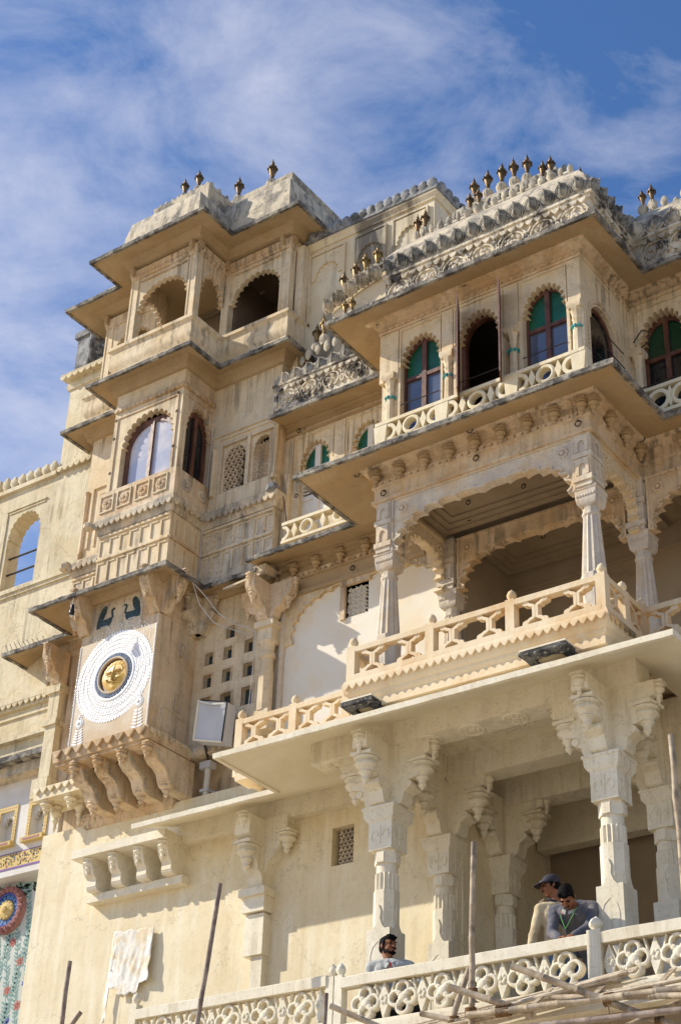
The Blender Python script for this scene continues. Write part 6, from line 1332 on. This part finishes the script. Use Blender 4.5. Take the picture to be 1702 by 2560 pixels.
part('lanyard', MB().tube([(-8.02, 14.80, 5.76), (-8.02, 14.755, 5.66), (-7.965, 14.745, 5.52)], .0045, 5).tube([(-7.88, 14.84, 5.76), (-7.90, 14.785, 5.66), (-7.965, 14.745, 5.52)], .0045, 5), 'greencord', P)
for s_ in (-1, 1): flap(P, 'shirt_pale', [(-7.96+s_*.015, 14.79, 5.72), (-7.96+s_*.06, 14.82+.02*s_, 5.75), (-7.96+s_*.05, 14.79+.02*s_, 5.70), (-7.96+s_*.018, 14.77, 5.675)])
flap(P, 'redcloth', [(-8.03, 14.80, 5.755), (-8.0, 14.775, 5.72), (-8.015, 14.785, 5.69), (-8.05, 14.81, 5.73)])
P, M, V, ch, ax, so = P1
f = Vector((.55, -.83, 0))
for s_ in (-1, 1): flap(P, 'shirt_pale', [ch+ax*s_*.06+f*.05+up*.055, ch+ax*s_*.015+f*.10+up*.01, ch+ax*s_*.05+f*.12-up*.05, ch+ax*s_*.10+f*.06+up*.03])
flap(P, 'redcloth', [ch-ax*.012+f*.105+up*.02, ch+ax*.012+f*.105+up*.02, ch+ax*.004+f*.122-up*.06])
# ================================================================== scaffolding
def bamboo(pts, r, m='bamboo', label='', name='bamboo_pole', group='bamboo scaffold poles'):
    a, b = Vector(pts[0]), Vector(pts[1]); L = (b-a).length; n = max(2, int(L/.32)); q = []; rr = []
    for i in range(n+1):
        c = a.lerp(b, i/n)+Vector((random.uniform(-.006, .006), random.uniform(-.006, .006), 0))*(0 < i < n)
        t = (b-a).normalized(); 
        if 0 < i < n: q += [c-t*.012, c, c+t*.012]; rr += [r, r*1.14, r]
        else: q.append(c); rr.append(r)
    o = part(name, MB().tube(q, rr, 10), m, None); tag(o, label, 'bamboo pole', group); return o
bamboo([(-8.52, 13.9, 6.27), (-8.58, 13.9, 4.0)], .031, 'bamboo', 'upright bamboo pole in front of the porch between the seated and standing men') if False else bamboo([(-8.52, 13.9, 6.27), (-8.72, 13.9, -1.6)], .031, 'bamboo', 'tall upright bamboo pole standing in front of the porch opening')
bamboo([(-6.28, 13.9, 6.93), (-6.20, 13.9, -1.6)], .030, 'bamboo', 'upright bamboo pole at the right edge of the porch')
bamboo([(-11.85, 13.9, 6.43), (-12.75, 13.9, -1.6)], .027, 'bamboo_grey', 'leaning dark bamboo pole in front of the broken wall pilaster')
bamboo([(-14.06, 13.9, 5.88), (-14.15, 13.9, -1.6)], .027, 'bamboo_grey', 'short dark bamboo pole left of the hanging rag')
bamboo([(-13.79, 13.9, 5.25), (-15.4, 13.95, 3.6)], .027, 'bamboo_grey', 'slanting bamboo stub at the bottom left below the rag')
bamboo([(-10.31, 13.9, 4.98), (-10.36, 13.9, -1.6)], .024, 'bamboo_grey', 'thin bamboo stub beside the double balustrade posts')
bamboo([(-8.66, 13.66, 4.75), (-7.9, 13.92, 4.46)], .034, 'bamboo', 'sharp cut bamboo end pointing left across the upright pole')
bamboo([(-8.55, 13.80, 4.50), (-5.9, 13.84, 4.44)], .034, 'bamboo', 'long level bamboo pole across the lower right in front of the canes')
bamboo([(-7.93, 13.6, 4.83), (-6.45, 14.02, 4.16)], .033, 'bamboo', 'slanting bamboo pole pointing up left over the cane platform')
bamboo([(-10.03, 13.6, 4.74), (-8.9, 14.1, 4.2)], .030, 'bamboo', 'slanting pole with hollow end below the seated man')
bamboo([(-8.72, 14.12, 5.06), (-8.95, 13.9, 4.1)], .032, 'bamboo', 'leaning bamboo brace just left of the tall upright pole')
bamboo([(-9.15, 13.9, 4.62), (-6.9, 14.4, 4.0)], .028, 'bamboo', 'low bamboo pole running under the cane platform')
bamboo([(-7.75, 14.05, 4.62), (-5.9, 13.7, 4.30)], .030, 'bamboo', 'second level bamboo pole just below the cane ends at right')
bamboo([(-7.0, 13.75, 4.12), (-5.95, 14.2, 4.62)], .028, 'bamboo', 'short bamboo pole rising to the right edge below the rail')
bamboo([(-9.6, 13.95, 4.42), (-7.6, 14.35, 4.66)], .026, 'bamboo', 'bamboo pole lying along the front of the cane ends')
bamboo([(-8.2, 13.75, 4.30), (-6.2, 13.7, 4.22)], .030, 'bamboo_grey', 'dark level bamboo pole along the bottom edge at right')
for k, (x, y, z, r, n, t) in enumerate(((-8.55, 13.9, 4.76, .045, 4, 'upper'), (-8.56, 13.88, 4.56, .05, 5, 'lower'), (-8.83, 14.0, 4.55, .048, 4, 'brace'), (-8.15, 13.83, 4.50, .052, 7, 'level'), (-7.05, 13.85, 4.46, .055, 4, 'right'), (-6.62, 13.97, 4.24, .045, 3, 'far'))):
    b = MB()
    for i in range(n):
        zz = (i-n/2)*.017; pts = []
        for a in range(13):
            q = a*math.pi/6
            pts.append((x+r*math.cos(q), y+r*math.sin(q), z+zz+.008*math.sin(q)) if t not in ('level', 'right', 'far') else (x+zz*1.3+.008*math.sin(q), y+r*math.cos(q), z+r*math.sin(q)))
        b.tube(pts, .010, 5)
    if t == 'right': b.tube([(x, y-.04, z-.03), (x+.01, y-.05, z-.2), (x-.01, y-.05, z-.3)], .006, 5)
    tag(part('rope_lashing', b, 'rope', None), {'upper': 'brown rope wound round the tall upright pole, upper knot', 'lower': 'brown rope wound round the tall upright pole, lower knot', 'brace': 'brown rope wound round the leaning brace pole', 'level': 'wide rope binding on the long level pole', 'right': 'rope knot with a hanging end where the slanting pole crosses', 'far': 'small rope knot at the lower end of the slanting pole'}[t], 'rope', 'rope lashings')
CP = thing('cane_platform', 'walkway of pale thin canes resting on the scaffold below the balustrade', 'platform', (-7.6, 14.1, 4.4))
random.seed(21)
for i in range(24):
    f = i/23; y = 14.38-f*.46; up = i < 13; z = 4.80-f*.20
    x0 = -9.5+random.uniform(-.3, .5)+(.3 if up else .8)*f; x1 = (-7.03 if up else -5.9)+random.uniform(-.12, .08)
    za, zb = z-.14+random.uniform(-.015, .015), (z+.09-.02*(i % 3) if up else z-.03)
    part('cane', MB().tube([(x0, y, za), ((x0+x1)/2, y+random.uniform(-.015, .015), (za+zb)/2+random.uniform(-.012, .012)), (x1, y+random.uniform(-.02, .02), zb)], .014+random.uniform(-.003, .004), 7), 'cane', CP)
for x in (-8.0, -7.35, -6.7): part('batten', MB().add([(x, 14.42, 4.83), (x+.07, 14.42, 4.835), (x+.13, 13.9, 4.52), (x+.06, 13.9, 4.515), (x, 14.42, 4.845), (x+.07, 14.42, 4.85), (x+.13, 13.9, 4.535), (x+.06, 13.9, 4.53)], [(0, 1, 2, 3), (4, 7, 6, 5), (0, 4, 5, 1), (1, 5, 6, 2), (2, 6, 7, 3), (3, 7, 4, 0)]), 'bamboo', CP)
